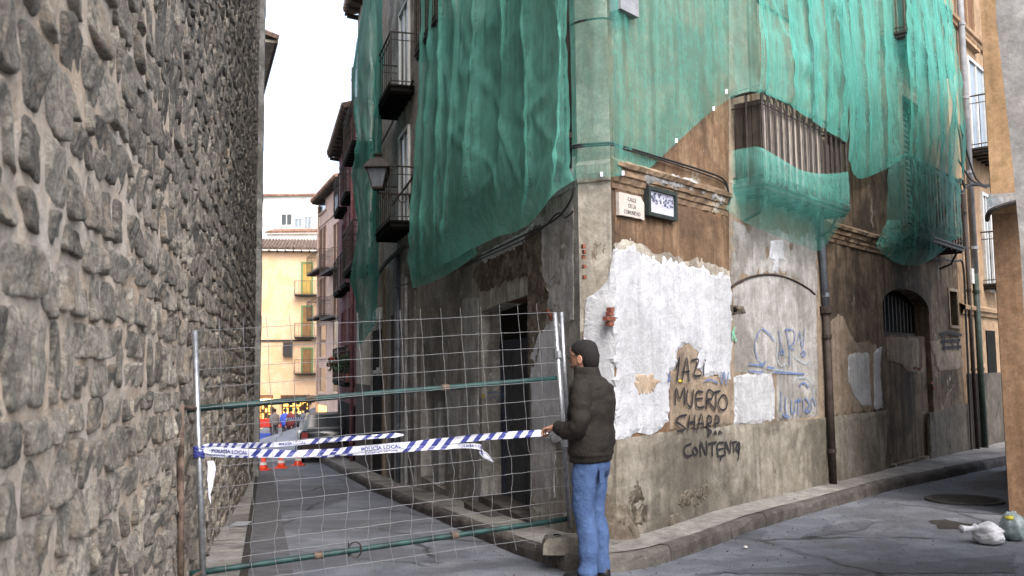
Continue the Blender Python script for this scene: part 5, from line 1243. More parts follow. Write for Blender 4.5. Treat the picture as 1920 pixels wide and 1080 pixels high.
# neighbour to the right of the corner house
q = FR.pt(UR + .03, 0); F10 = Fac((q.x, q.y), 41.0)
h10 = house('ochre_town_house', 'tan ochre town house with moulded courses and grey downpipes at the right', F10, 9, -1, 12.5, 'ochre_house', roof='tile_dark', eave=.5)
for y in (62, 590):
    zz = F10.uz(1800, y)[1]; m = M(); P = [[F10.pt(u, zz + z, o) for o, z in ((0, 0), (.05, .02), (.06, .08), (.1, .1), (.11, .16), (0, .22))] for u in (0, 3, 6, 9)]; m.grid(P); part('cornice', m, MT['ochre_house'], h10)
a = F10.uz(1812, 120)[0]; b = F10.uz(1840, 140)[0]; zb = F10.uz(1838, 292)[1]; zt = F10.uz(1824, 122)[1]
window(F10, h10, a, b, zb, zt, pane='glass_blue', frame='white_frame', sill=False)
balcony(F10, a - .3, b + .9, zb - .05, .5, 1.0, h10, 'iron', 'iron_rail', gap=.3, sep=False, curl=True)
window(F10, h10, F10.uz(1800, 40)[0], F10.uz(1822, 40)[0], F10.uz(1812, 75)[1], 10.6, pane='wood_brown', frame='ochre_house')
window(F10, h10, F10.uz(1846, 500)[0], F10.uz(1858, 500)[0], F10.uz(1850, 535)[1], F10.uz(1850, 372)[1], pane='glass_blue'); balcony(F10, F10.uz(1842, 500)[0], F10.uz(1862, 500)[0], F10.uz(1850, 535)[1], .3, 1.0, h10, 'iron', 'iron_rail', gap=.3, sep=False)
m = M(); m.fbox(F10, F10.uz(1852, 700)[0], F10.uz(1868, 700)[0], -.5, F10.uz(1855, 620)[1], 0, .02); part('door', m, MT['black'], h10)
m = M(); m.fbox(F10, .2, 8.5, -.4, F10.uz(1830, 700)[1], 0, .03); part('dado', m, MT['dado_dark'], h10)
pa = F10.hit(1787, 0, .1); pb = F10.hit(1829, 560, .1); pb = Vector((pa.x, pa.y, pb.z)); 
pipe([F10.pt(.75, 12.4, .1), F10.pt(.75, 3.2, .1)], .06, 'pipe_grey', par=h10); pipe([F10.pt(.75, 3.2, .1), F10.pt(.75, -.2, .1)], .055, 'pipe_green', par=h10, label='dark green lower length of the downpipe')
pipe([F10.pt(.35, 4.6, .08), F10.pt(.35, -.2, .08)], .035, 'pipe_brown', par=h10)
m = M(); c = F10.uz(1815, 520); m.fbox(F10, c[0] - .12, c[0] + .12, c[1] - .12, c[1] + .15, 0, .1); part('junction_box', m, MT['white_frame'], h10)
# tangle of cables between the second balcony and the neighbour
wl = [((1800, 235), (1830, 335), (1868, 350)), ((1797, 300), (1825, 340), (1870, 352)), ((1800, 345), (1830, 348), (1866, 345)), ((1803, 360), (1822, 345), (1850, 352)), ((1790, 215), (1800, 260), (1806, 330))]
m = M()
for k, l in enumerate(wl): m.tube(spline([F10.hit(x, y, .35 + .05 * (k % 2)) for x, y in l], 6), .016, 5)
m.tube([F10.hit(1800 + 8 * math.cos(a) * (1 + .2 * math.sin(3 * a)), 350 + 14 * math.sin(a), .4) for a in [2 * math.pi * k / 16 for k in range(16)]], .02, 5, closed=True)
part('cable_tangle', m, MT['cable'], label='tangle of black cables looping between the netted balcony and the tan house', cat='cables')
# ochre wall at the right edge with a tin canopy, and the grey buttress nearer
e = atd(1866, 500, 9.5); F11 = Fac((e.x, e.y), 118)
t11 = thing('side_building', 'plain ochre building at the right edge with a small tin canopy', 'building', (e.x, e.y, 0))
zsplit = F11.uz(1880, 400)[1]
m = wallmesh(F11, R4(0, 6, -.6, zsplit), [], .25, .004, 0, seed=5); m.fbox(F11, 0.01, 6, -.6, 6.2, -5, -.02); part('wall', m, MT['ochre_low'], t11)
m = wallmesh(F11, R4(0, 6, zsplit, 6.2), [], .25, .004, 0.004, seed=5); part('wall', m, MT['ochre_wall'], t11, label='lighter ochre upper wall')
m = M(); P = []
for k in range(13):
    t_ = k / 12; u = -.02 + .62 * t_; P.append([F11.pt(u, zsplit + .22 - .02 * t_, .0), F11.pt(u - .02, zsplit + .12 + .03 * math.sin(t_ * 9), .22), F11.pt(u - .03, zsplit - .02 + .09 * t_, .42)])
m.grid(P); cn = part('tin_canopy', m, MT['galv'], t11)
m = M(); m.tube(spline([F11.pt(-.05, zsplit - .10, .3), F11.pt(0, zsplit - .02, .42), F11.pt(.25, zsplit + .05, .42), F11.pt(.62, zsplit + .10, .4)], 5), .025, 6); m.tube(spline([F11.pt(-.05, zsplit - .02, .02), F11.pt(-.05, zsplit - .10, .3)], 3), .022, 6); part('gutter', m, MT['iron'], t11)
m = M(); m.fbox(F11, .7, 1.0, .2, .9, 0, .03)
bt = thing('buttress', 'grey rendered battered pillar leaning in at the right edge of the frame', 'buttress', atd(1935, 700, 4.6))
pts = [(1862, -150), (1868, 40), (1882, 160), (1898, 300), (1912, 450), (1922, 620), (1928, 800), (1934, 1120)]
m = M(); rings = []
for px, py in pts[::-1]:
    c = atd(px, py, 4.6); rings.append([Vector((c.x, 4.6, c.z)), Vector((c.x + 1.6, 4.3, c.z)), Vector((c.x + 3.0, 6.0, c.z)), Vector((c.x + .85, 5.9, c.z))])
m.loft(rings); part('pillar', m, MT['concrete_grey'], bt)
# ---------------------------------------------------------------- mesh fence across the lane
TL = atd(365, 620, 6.3); BL = atd(381, 1082, 6.15); TR = atd(1040, 586, 7.42); BR = atd(1068, 986, 7.36)
def fp(s, t, o=0.0):                    # s across 0..1, t down 0..1
    p = TL.lerp(TR, s).lerp(BL.lerp(BR, s), t); n = (TR - TL).cross(BL - TL).normalized(); n = n if n.y < 0 else -n
    return p + n * o
fe = thing('mesh_fence', 'sagging wire mesh fence panel closing off the left-hand lane', 'fence', (BL + BR) / 2)
up = (TL - BL).normalized()
pl = pipe([BL - up * .125, TL], .021, 'galv', 'post', par=fe, col=False)
pipe([BR - up * .02, TR], .019, 'galv', 'post', par=fe, col=False)
NW = 17; NH = 12; rf = random.Random(4)
for k in range(1, NW):
    s = k / NW; pts = []; w0 = rf.uniform(-.02, .02)
    for j in range(0, NH * 3 + 3):
        t = -.045 + j / (NH * 3) * 1.06; kink = .010 * math.sin(j * 2.1 + k * .5) if 22 < j < 34 else .004 * math.sin(j + k)
        b = .010 * nz(k * .37, t * 3, 2)
        pts.append(fp(s + kink * .2 + w0 * .04 + .003 * nz(k * .9, t * 4, 1) + (.007 * math.sin((t - .6) * 14) if t > .6 else 0), t, .012 + b))
    m = M(); m.tube(pts, .0019, 5); part('wire', m, MT['wire'], fe)
hs = [0.0, .085, .165, .24, .325, .41, .49, .57, .655, .735, .815, .885, .94, 1.035]
for t in hs:
    pts = []
    for j in range(0, 52):
        s = j / 51; pts.append(fp(s, t + .004 * nz(s * 5, t * 9, 3) + .0007 * math.sin(j * 1.9), .009 + .012 * nz(s * 6, t * 5, 6)))
    m = M(); m.tube(pts, .0021, 5); part('wire', m, MT['wire'], fe)
for t, r_, y0 in ((.318, .021, 0), (.975, .021, 0)):
    a = fp(-.03, t + .008, -.03); b = fp(1.0, t - .006, -.03); m = M(); m.tube([a.lerp(b, k / 10) + Vector((0, 0, .004 * nz(k, t, 2))) for k in range(11)], r_, 10)
    o = part('rail', m, MT['green_pole'], fe, smooth=True)
    for s in (.3, .66): 
        c = a.lerp(b, s); dd_ = (b - a).normalized(); m = M(); m.tube([c - dd_ * .03, c + dd_ * .03], r_ * 1.25, 10); part('coupler', m, MT['rust'], o)
# dangling loop of wire on the lower rail
c = fp(.375, .975, -.03); m = M(); m.tube([c + Vector((.045 * math.cos(a), -.01, .055 * math.sin(a) - .0)) for a in [2 * math.pi * k / 18 for k in range(18)]], .006, 5, closed=True); m.tube([c + Vector((-.05, -.01, .06)), c + Vector((-.045, -.01, -.05))], .005, 5); part('wire_loop', m, MT['iron'], fe)
# clamps of the tall posts
m = M()
for t in (.2, .62): p = fp(1.0, t); m.tube([p - up * .03, p + up * .03], .03, 8)
part('clamp', m, MT['galv'], fe)
p2a = fp(1.022, -.0, .0); p2b = fp(1.016, .52, .0)
o = pipe([p2b, p2a], .016, 'galv', 'post', par=fe, col=False)
# concrete foot on the kerb
c = BR + Vector((.02, 0, -.06)); zk = zroad(c.x, c.y) + KH
ft = thing('concrete_foot', 'low concrete block holding the fence post on the pavement corner', 'fence foot', (c.x, c.y, zk))
m = M(); rings = []
for z, s in ((0, 1.0), (.07, .98), (.11, .9), (.125, .8)):
    rings.append([Vector((c.x + a * .24 * s, c.y + b * .12 * s + .0, zk + z)) for a, b in ((-1, -1), (-.6, -1.15), (.6, -1.15), (1, -1), (1, 1), (.6, 1.15), (-.6, 1.15), (-1, 1))])
m.loft(rings); part('block', m, MT['dado'], ft); m = M()
for a in (-.12, .1): m.lathe((c.x + a, c.y, zk + .125), [(.03, -.01), (.03, .01), (.02, .012), (.02, -.005)], 10)
part('socket', m, MT['black'], ft)
# rusty post standing by the stone wall
a = atd(341, 1100, 5.75); b = atd(339, 758, 5.85)
rp = thing('rusty_post', 'rusty brown steel post standing against the stone wall by the fence', 'post', (a.x, a.y, zroad(a.x, a.y)))
m = M(); m.tube([Vector((a.x, a.y, zroad(a.x, a.y) - .05)), b], .022, 8); part('tube', m, MT['rust'], rp, smooth=True)
m = M(); m.tube([b + Vector((0, 0, -.02)), fp(-.0, .325, -.03)], .014, 8); m.tube([Vector((a.x, a.y, BL.z + .05)), fp(0.0, .98, -.03)], .014, 8); part('hook', m, MT['rust'], rp)
# ---- police tape
def tape(name, label, pts, wd_, texts, up0=.0, sagn=40, stripes=None, twist=0.0, mat0='tape_white'):
    t = thing(name, label, 'barrier tape', pts[0]); P = spline([Vector(p) for p in pts], sagn // (len(pts) - 1)); n = len(P)
    L = [0]
    for a, b in zip(P[:-1], P[1:]): L.append(L[-1] + (b - a).length)
    tot = L[-1]
    nrm = (P[-1] - P[0]).cross(Vector((0, 0, 1))).normalized(); nrm = nrm if nrm.y < 0 else -nrm
    def at(d):
        d = max(0, min(tot - 1e-5, d)); i = 0
        while i < n - 2 and L[i + 1] < d: i += 1
        k = (d - L[i]) / max(1e-6, L[i + 1] - L[i]); return P[i].lerp(P[i + 1], k), (P[i + 1] - P[i]).normalized()
    def sp(d, v, o=0):                   # v -.5...5 across the band
        p, tt = at(d); q = Vector((0, 0, 1)) - tt * tt.z; q.normalize(); w2 = wd_ * (1 - .35 * abs(nz(d * 3.3, 1, twist)))
        edge = min(1, d / .12 + .25, (tot - d) / .1 + .3)
        tw = .5 * nz(d * 1.7, 7, twist)
        return p + (q * math.cos(tw) + nrm * math.sin(tw)) * v * w2 * edge + nrm * (.006 * nz(d * 9, v * 3, 2) + o)
    m = M(); K = int(tot / .02); m.grid([[sp(tot * k / K, v, 0) for v in (-.5, -.17, .17, .5)] for k in range(K + 1)]); part('band', m, MT[mat0], t)
    d = .1; sb = 0
    st_list = []
    while d < tot - .1:
        blk = texts[sb % len(texts)]; sb += 1
        if blk != '/' and d + wd_ * 6.2 > tot - .04: blk = '/'
        if blk == '/':
            for k in range(4):
                if d + .12 > tot: break
                mm_ = M(); A_ = []
                for q in range(5):
                    v = -.5 + q / 4; A_.append([sp(d + .045 * v + x, v, .0016) for x in (0, .022, .045)])
                mm_.grid(A_); m2_ = M(); m2_.grid([[sp(d + .045 * v + x, v, -.0016) for x in (0, .022, .045)] for v in (-.5, -.25, 0, .25, .5)])
                mm_.add(m2_.v, m2_.f); part('stripe', mm_, MT['tape_blue'], t); d += .095
            d += .03
        else:
            cu = bpy.data.curves.new('lettering', 'FONT'); cu.body = blk; cu.size = wd_ * .78; cu.resolution_u = 2; cu.offset = .0012
            ob = bpy.data.objects.new('tmp_text', cu); COL.objects.link(ob); dg = bpy.context.evaluated_depsgraph_get(); me = bpy.data.meshes.new_from_object(ob.evaluated_get(dg)); bpy.data.objects.remove(ob)
            wmax = max(v.co.x for v in me.vertices)
            if d + wmax < tot - .04:
                mm_ = M(); mm_.add([sp(d + v.co.x, (v.co.y / wd_) * .9 - .27, .0018) for v in me.vertices], [tuple(p.vertices) for p in me.polygons]); part('lettering', mm_, MT['tape_blue'], t)
            bpy.data.meshes.remove(me); d += wmax + .05
    return t
ka = fp(.0, .49, .035); kb = fp(.0, .51, .035)
hand = atd(1028, 811, 7.05)
tape('police_tape', 'blue and white police tape from the left post knot to the hand of the man', [ka + Vector((0, -.01, -.01)), atd(560, 850, 6.78), atd(760, 835, 6.82), atd(900, 820, 6.86), hand + Vector((.0, 0, 0))], .054, ['POLICÍA LOCAL', '/', '/'], twist=1.0)
tape('police_tape', 'upper length of police tape slanting behind the mesh to a loose end', [fp(.0, .482, -.03), atd(520, 833, 7.1), atd(640, 823, 7.3), atd(757, 815, 7.5)], .040, ['/', '/', 'POLICÍA LOCAL'], twist=5.0)
tape('police_tape', 'lower police tape with its torn end hanging limp', [fp(0, .512, .03), atd(480, 853, 6.85), atd(620, 852, 6.95), atd(760, 842, 7.05), atd(888, 836, 7.12), atd(905, 850, 7.13), atd(925, 866, 7.13)], .044, ['POLICÍA LOCAL', '/'], twist=9.0)
m = M(); 
for k in range(5): m.tube([fp(.0, .49 + .008 * k, 0) + Vector((.03 * math.cos(a), .03 * math.sin(a), .01 * math.sin(2 * a + k))) for a in [2 * math.pi * j / 12 for j in range(12)]], .010, 5, closed=True)
kn = part('tape_knot', m, MT['tape_blue'], fe)
m = M(); P = [[fp(.018 + .009 * x * (.6 + .4 * math.sin(k * .5 + .6)) + .005 * nz(k * .4, 3), .545 + .155 * k / 8 + .01 * x * (k > 7), .03 + .012 * nz(k * .8, x * 2, 1)) for x in (0, 1, 2)] for k in range(9)]; m.grid(P); part('tape_end', m, MT['tape_white'], fe)
# second tape far down the lane
fa = atd(535, 786, 30); fb = atd(700, 770, 28)
tape('police_tape', 'distant police tape stretched across the lane in front of the shops', [fa, fa.lerp(fb, .5) + Vector((0, 0, -.1)), fb], .12, ['/'], sagn=20)

# ---------------------------------------------------------------- traffic cones
c0 = None
labs = ['leftmost orange traffic cone in the lane, nearest the stone wall', 'middle orange traffic cone of the three', 'rightmost and farthest orange traffic cone, next to the dark car']
for k, (px, py) in enumerate(((494, 882), (527, 878), (559, 873))):
    g = atd_ground(px, py); g = Vector((g.x, g.y, zroad(g.x, g.y)))
    if k == 0:
        c0 = thing('traffic_cone', labs[0], 'traffic cone', g, 'orange cones across the lane'); s = 1
        m = M(); m.loft([[g + Vector((x * r, y * r, z)) for x, y in ((-1, -1), (1, -1), (1, 1), (-1, 1))] for r, z in ((.16, 0), (.16, .03), (.13, .04))]); part('base', m, MT['cone'], c0)
        m = M(); m.lathe(g, [(.12, .035), (.10, .09), (.055, .30), (.045, .36), (.03, .39), (.03, .40), (.0, .40)], 16); part('body', m, MT['cone'], c0, smooth=True)
        m = M(); m.lathe(g, [(.094, .14), (.080, .20), (.078, .20), (.092, .14)], 16); part('band', m, MT['cone_white'], c0)
    else:
        c = c0.copy(); COL.objects.link(c); c.location = g; c['label'] = labs[k]
        for q in c0.children: d_ = q.copy(); COL.objects.link(d_); d_.parent = c
# ---------------------------------------------------------------- dark car
MT['car_paint'] = simple('black_car_paint', (.012, .014, .018), .25, .6, .0, .2, 3, .02); MT['tail'] = simple('tail_lamp_red', (.25, .01, .01), .3, .5, 0, .2, 9, 0); MT['rubber'] = simple('tyre_rubber', (.012, .012, .012), .85, .2, 0, .3, 20, .1); MT['car_glass'] = simple('car_glass', (.03, .035, .04), .08, .7, 0, .1, 2, 0)
cp = Vector((-5.35, 26.5, 0)); cp.z = zroad(cp.x, cp.y) + .02
car = thing('parked_car', 'dark car standing in the lane beyond the cones, seen from behind', 'car', cp); car.rotation_euler = (math.atan(-.048), 0, R(15))
def carring(y, prof): return [Vector((x, y, z)) for x, z in prof]
def body_prof(w2, zb, zt, wt):
    return [(-w2 * .96, zb), (w2 * .96, zb), (w2, zb + .12), (w2, zt - .1), (wt, zt), (-wt, zt), (-w2, zt - .1), (-w2, zb + .12)]
m = M(); m.loft([carring(y, body_prof(*q)) for y, q in ((0, (.74, .32, .86, .68)), (.08, (.80, .24, .92, .72)), (.9, (.83, .2, .92, .74)), (2.6, (.83, .2, .90, .74)), (3.6, (.80, .22, .82, .70)), (3.9, (.70, .3, .70, .6)))]); part('body', m, MT['car_paint'], car, smooth=True, local=True)
m = M(); m.loft([carring(y, [(-a, z0), (a, z0), (b, z1), (-b, z1)]) for y, a, z0, b, z1 in ((.12, .70, .88, .60, .95), (.42, .72, .88, .56, 1.42), (1.9, .72, .88, .56, 1.44), (2.8, .70, .86, .60, .92))]); part('cabin', m, MT['car_paint'], car, local=True)
m = M(); m.add([(-.56, .15, 1.0), (.56, .15, 1.0), (.50, .375, 1.36), (-.50, .375, 1.36)], [(0, 1, 2, 3)]); part('rear_window', m, MT['car_glass'], car, local=True)
for s_ in (-1, 1):
    m = M(); m.box(s_ * .68 - .09, s_ * .68 + .09, -.02, .1, .66, .86); part('tail_light', m, MT['tail'], car, local=True)
    for y in (.75, 3.1):
        m = M(); m.tube([(s_ * .84, y, .29), (s_ * .66, y, .29)], .29, 18); wh = part('wheel', m, MT['rubber'], car, local=True)
m = M(); m.box(-.76, .76, -.07, .06, .34, .52); part('bumper', m, MT['iron'], car, local=True)
m = M(); m.box(-.26, .26, -.085, -.07, .56, .67); part('number_plate', m, MT['white_frame'], car, local=True)

# ---------------------------------------------------------------- rubbish bags
def bag(c, r, sq, seed, n=34, dirv=(0, 0, 1), crump=.18):
    m = M(); rings = []
    for i in range(24):
        th = math.pi * (i + .35) / 24.4; row = []
        for k in range(n):
            a = 2 * math.pi * k / n; d = Vector((math.sin(th) * math.cos(a), math.sin(th) * math.sin(a), -math.cos(th)))
            q = 1 + crump * nz(d.x * 1.6 + seed, d.y * 1.6, d.z * 1.6) + crump * .8 * abs(nz(d.x * 4 + seed, d.y * 4, d.z * 4)) + crump * .5 * abs(nz(d.x * 8 - seed, d.y * 8, d.z * 8)) - crump * .3 + crump * .35 * nz(d.x * 9 + seed, d.y * 9, d.z * 9)
            p = d * r * q; p.z *= sq; p.z = max(p.z, -r * sq * .72); row.append(Vector(c) + p + Vector((0, 0, r * sq * .72)))
        rings.append(row)
    m.loft(rings); return m
g = atd_ground(1852, 1018); gz = zroad(g.x, g.y) + .004
b1 = thing('rubbish_bag', 'knotted white plastic rubbish bag lying on the asphalt at the right', 'rubbish bag', (g.x, g.y, gz))
part('bag', bag((g.x, g.y, gz), .135, .72, 3, crump=.24), MT['plastic_white'], b1, smooth=True)
e0 = Vector((g.x - .10, g.y, gz + .12)); e1 = atd(1802, 992, g.y - .02); m = M(); m.tube(spline([e0, e0.lerp(e1, .5), e1], 5), [.045, .035, .028, .022, .022, .024, .026, .028, .03, .034, .036], 9); part('neck', m, MT['plastic_white'], b1, smooth=True)
g2_ = atd_ground(1900, 1012); gz2 = zroad(g2_.x, g2_.y) + .004
b2 = thing('rubbish_bag', 'blue grey plastic rubbish bag with a yellow wrapper against the wall foot', 'rubbish bag', (g2_.x, g2_.y, gz2))
part('bag', bag((g2_.x, g2_.y, gz2), .105, 1.3, 8, crump=.2), MT['plastic_blue'], b2, smooth=True)
m = bag((g2_.x - .03, g2_.y - .03, gz2 + .17), .05, .5, 12, 10); part('wrapper', m, MT['plastic_yellow'], b2, smooth=True)
g = atd_ground(1723, 861); m = bag((g.x, g.y, zroad(g.x, g.y) + .125), .04, 1.0, 5, 12, crump=.5); part('paper_scrap', m, MT['plastic_white'], label='crumpled white paper on the pavement below the arched doorway', cat='litter', smooth=True)
g = atd_ground(1398, 1030); m = bag((g.x, g.y, zroad(g.x, g.y) + .01), .02, .5, 6, 10, crump=.5); part('paper_scrap', m, MT['cone_white'], label='tiny pale scrap on the asphalt in front of the kerb', cat='litter', smooth=True)
# ---------------------------------------------------------------- people
def skin_body(name, joints, bones, root, mat, parent, sub=2):
    me = bpy.data.meshes.new(name); keys = list(joints); me.from_pydata([joints[k][0] for k in keys], [(keys.index(a), keys.index(b)) for a, b in bones], [])
    ob = bpy.data.objects.new(name, me); COL.objects.link(ob)
    sk = ob.modifiers.new('skin', 'SKIN'); sd_ = me.skin_vertices[0].data
    for i, k in enumerate(keys):
        r = joints[k][1]; sd_[i].radius = (r if isinstance(r, tuple) else (r, r)); sd_[i].use_root = (k == root)
    sk.use_smooth_shade = True
    ss = ob.modifiers.new('sub', 'SUBSURF'); ss.levels = sub; ss.render_levels = sub
    dg = bpy.context.evaluated_depsgraph_get(); m2 = bpy.data.meshes.new_from_object(ob.evaluated_get(dg)); bpy.data.objects.remove(ob)
    m2.name = name; m2.materials.clear(); m2.materials.append(mat)
    for p in m2.polygons: p.use_smooth = True
    o = bpy.data.objects.new(name, m2); COL.objects.link(o); o.parent = parent; return o
gp = Vector((.555, 6.86, 0)); gp.z = zroad(gp.x, gp.y) + .012
man = thing('person', 'man in dark brown jacket and blue jeans standing at the tape, back half turned', 'person', gp)
man.rotation_euler = (0, 0, R(150))
# local frame: +x is where he faces, +y his left (the side towards us)
J = {'pelvis': ((-.02, 0, .93), (.13, .15)), 'waist': ((-.03, 0, 1.08), (.11, .14)), 'chest': ((-.03, 0, 1.28), (.12, .16)), 'neck0': ((-.01, 0, 1.44), (.07, .08)), 'neck': ((.015, 0, 1.50), (.055, .055)), 'jaw': ((.04, 0, 1.57), (.075, .065)), 'head': ((.03, 0, 1.65), (.095, .078)), 'crown': ((.02, 0, 1.69), (.07, .065)),
     'sl': ((-.02, .16, 1.38), .045), 'el': ((-.02, .232, 1.115), .03), 'wl': ((.19, .15, 1.10), .026), 'pl': ((.255, .13, 1.095), (.035, .018)),
     'sr': ((-.02, -.16, 1.38), .045), 'er': ((-.01, -.232, 1.12), .03), 'wr': ((.26, -.10, 1.08), .026), 'pr': ((.33, -.06, 1.07), (.035, .018)),
     'hl': ((-.02, .09, .86), .09), 'kl': ((.02, .10, .49), .06), 'al': ((-.03, .10, .08), .028), 'tl': ((.09, .105, .035), .018),
     'hr': ((-.02, -.09, .86), .09), 'kr': ((.03, -.09, .49), .06), 'ar': ((-.04, -.09, .08), .028), 'tr': ((.08, -.10, .035), .018)}
Bn = [('pelvis', 'waist'), ('waist', 'chest'), ('chest', 'neck0'), ('neck0', 'neck'), ('neck', 'jaw'), ('jaw', 'head'), ('head', 'crown'), ('chest', 'sl'), ('sl', 'el'), ('el', 'wl'), ('wl', 'pl'), ('chest', 'sr'), ('sr', 'er'), ('er', 'wr'), ('wr', 'pr'), ('pelvis', 'hl'), ('hl', 'kl'), ('kl', 'al'), ('al', 'tl'), ('pelvis', 'hr'), ('hr', 'kr'), ('kr', 'ar'), ('ar', 'tr')]
for s_, P0, sg_ in (('l', Vector((.255, .13, 1.095)), -1), ('r', Vector((.33, -.06, 1.07)), 1)):
    for k, (dy, ln_) in enumerate(((.026, .052), (.009, .060), (-.009, .056), (-.026, .045))):
        a = P0 + Vector((.03, dy, .002)); b = a + Vector((ln_ * .62, 0, -.012)); c = b + Vector((ln_ * .25, sg_ * .004, -.030)); d = c + Vector((-.006, sg_ * .002, -.020))
        J[f'{s_}{k}a'] = (tuple(a), .0095); J[f'{s_}{k}b'] = (tuple(b), .009); J[f'{s_}{k}c'] = (tuple(c), .008); J[f'{s_}{k}d'] = (tuple(d), .007)
        Bn += [('p' + s_, f'{s_}{k}a'), (f'{s_}{k}a', f'{s_}{k}b'), (f'{s_}{k}b', f'{s_}{k}c'), (f'{s_}{k}c', f'{s_}{k}d')]
    a = P0 + Vector((-.01, sg_ * .03, .004)); b = a + Vector((.035, sg_ * .018, -.006)); c = b + Vector((.028, -sg_ * .012, -.012))
    J[f'{s_}ta'] = (tuple(a), .011); J[f'{s_}tb'] = (tuple(b), .010); J[f'{s_}tc'] = (tuple(c), .008); Bn += [('p' + s_, f'{s_}ta'), (f'{s_}ta', f'{s_}tb'), (f'{s_}tb', f'{s_}tc')]
skin_body('body', J, Bn, 'pelvis', MT['skin'], man)
def ell(c, rx, ry, n=24, rot=0, p=2.3, fold=0, seed=0):
    out = []
    for k in range(n):
        a = 2 * math.pi * k / n; cs, sn = math.cos(a), math.sin(a); r = (abs(cs) ** p + abs(sn) ** p) ** (-1 / p)
        q = 1 + fold * (nz(cs * 2.1 + seed, sn * 2.1, c[2] * 9) + .6 * nz(cs * 4 + seed, sn * 4, c[2] * 22))
        out.append(Vector((c[0] + rx * r * cs * q, c[1] + ry * r * sn * q, c[2])))
    return out
def interp(keys, n):
    out = []
    for i in range(len(keys) - 1):
        for k in range(n): 
            t = k / n; out.append(tuple(cr(keys[max(i - 1, 0)][j], keys[i][j], keys[i + 1][j], keys[min(i + 2, len(keys) - 1)][j], t) for j in range(len(keys[0]))))
    out.append(keys[-1]); return out
# head: nose, ear, glasses, hair
m = M(); m.loft([ell((.03 + .01, 0, z), r1, r2, 20) for z, r1, r2 in ((1.515, .05, .05), (1.54, .078, .062), (1.60, .093, .072), (1.66, .098, .077), (1.70, .09, .072))]); part('face', m, MT['skin'], man, smooth=True, local=True)
m = M(); m.loft([[Vector((.125, -.012, 1.63)), Vector((.125, .012, 1.63)), Vector((.128, 0, 1.65))], [Vector((.155, -.017, 1.59)), Vector((.155, .017, 1.59)), Vector((.158, 0, 1.60))], [Vector((.125, -.018, 1.575)), Vector((.125, .018, 1.575)), Vector((.14, 0, 1.578))]]); part('nose', m, MT['skin'], man, local=True)
m = M(); m.tube([(.128, -.02, 1.548), (.134, 0, 1.55), (.128, .02, 1.548)], .006, 6); part('mouth', m, MT['brick'], man, local=True)
for s_ in (-1, 1):
    m = M(); m.loft([[Vector((.02 + r * math.cos(a), s_ * y, 1.605 + 1.5 * r * math.sin(a))) for a in [2 * math.pi * k / 12 for k in range(12)]] for r, y in ((.018, .070), (.024, .084), (.020, .090), (.008, .086))]); part('ear', m, MT['skin'], man, smooth=True, local=True)
    m = M(); m.tube([(.118 + .0, s_ * .032, 1.632)] * 1 + [(.128, s_ * .032, 1.632)], .009, 8); part('eye', m, MT['white_frame'], man, local=True)
m = M()
for s_ in (-1, 1):
    m.tube([Vector((.138, s_ * (.034 + .025 * math.cos(a)), 1.632 + .018 * math.sin(a))) for a in [2 * math.pi * k / 14 for k in range(14)]], .004, 5, closed=True); m.tube([(.138, s_ * .06, 1.638), (.10, s_ * .078, 1.638), (.02, s_ * .084, 1.632)], .0035, 5)
m.tube([(.138, -.01, 1.635), (.138, .01, 1.635)], .003, 5); part('glasses', m, MT['iron'], man, local=True)
rings = []
for z, x, r1, r2 in ((1.535, -.045, .035, .045), (1.555, -.03, .070, .066), (1.60, -.018, .088, .083), (1.64, -.004, .104, .088), (1.67, .012, .113, .090), (1.70, .016, .109, .086), (1.73, .014, .090, .072), (1.75, .012, .055, .045), (1.757, .010, .02, .015)):
    rings.append([p + Vector((.006 * nz(p.x * 40, p.y * 40, z * 40), .006 * nz(p.y * 40, p.x * 40, z * 40), 0)) for p in ell((x, 0, z), r1, r2, 28)])
for i in range(3):
    for k, p in enumerate(rings[i]):       # keep the hair behind the ears
        if p.x > .0: p.x = .0 + (p.x) * .05; p.y *= .95
m = M(); m.loft(rings); part('hair', m, MT['hair'], man, smooth=True, local=True)
# jacket
def folds(rings, amp, seed):
    for r in rings:
        c = sum(r, Vector()) / len(r)
        for p in r:
            d = (p - c); d.z = 0; L_ = d.length or 1; d /= L_
            f = amp * (1.1 * nz(p.x * 4 + seed, p.y * 4, p.z * 11) + .9 * (abs(nz(p.x * 6, p.y * 6 + seed, p.z * 14 + p.x * 8)) - .25) + .4 * nz(p.x * 16, p.y * 16, p.z * 22 + seed))
            p += d * f
    return rings
keys = [(.845, -.025, 0, .135, .190), (.86, -.025, 0, .150, .208), (.90, -.028, 0, .153, .212), (.905, -.028, 0, .158, .218), (.98, -.032, 0, .162, .222), (1.10, -.035, 0, .160, .222), (1.22, -.042, 0, .162, .226), (1.32, -.045, 0, .158, .228), (1.39, -.042, 0, .145, .220), (1.43, -.035, 0, .125, .185), (1.47, -.022, 0, .102, .135), (1.495, -.012, 0, .092, .100)]
rings = folds([ell((k[1], k[2], k[0]), k[3], k[4], 40, p=2.5) for k in interp(keys, 6)], .015, 3)
m = M(); m.loft(rings); jk = part('jacket', m, MT['jacket'], man, smooth=True, local=True)
rings = folds([ell((x, 0, z), a, b, 30, p=2.2) for z, x, a, b in ((1.455, -.015, .110, .118), (1.48, -.008, .108, .108), (1.52, .0, .102, .096), (1.545, .004, .100, .092), (1.55, .004, .092, .084), (1.53, .004, .086, .078), (1.47, .0, .085, .08))], .007, 5)
for r in rings:
    for p in r: p.z += .020 * (-p.x) / .1 * .0 + (.014 if p.x > .05 else 0)
m = M(); m.loft(rings, cap=False); part('collar', m, MT['jacket'], jk, smooth=True, local=True)
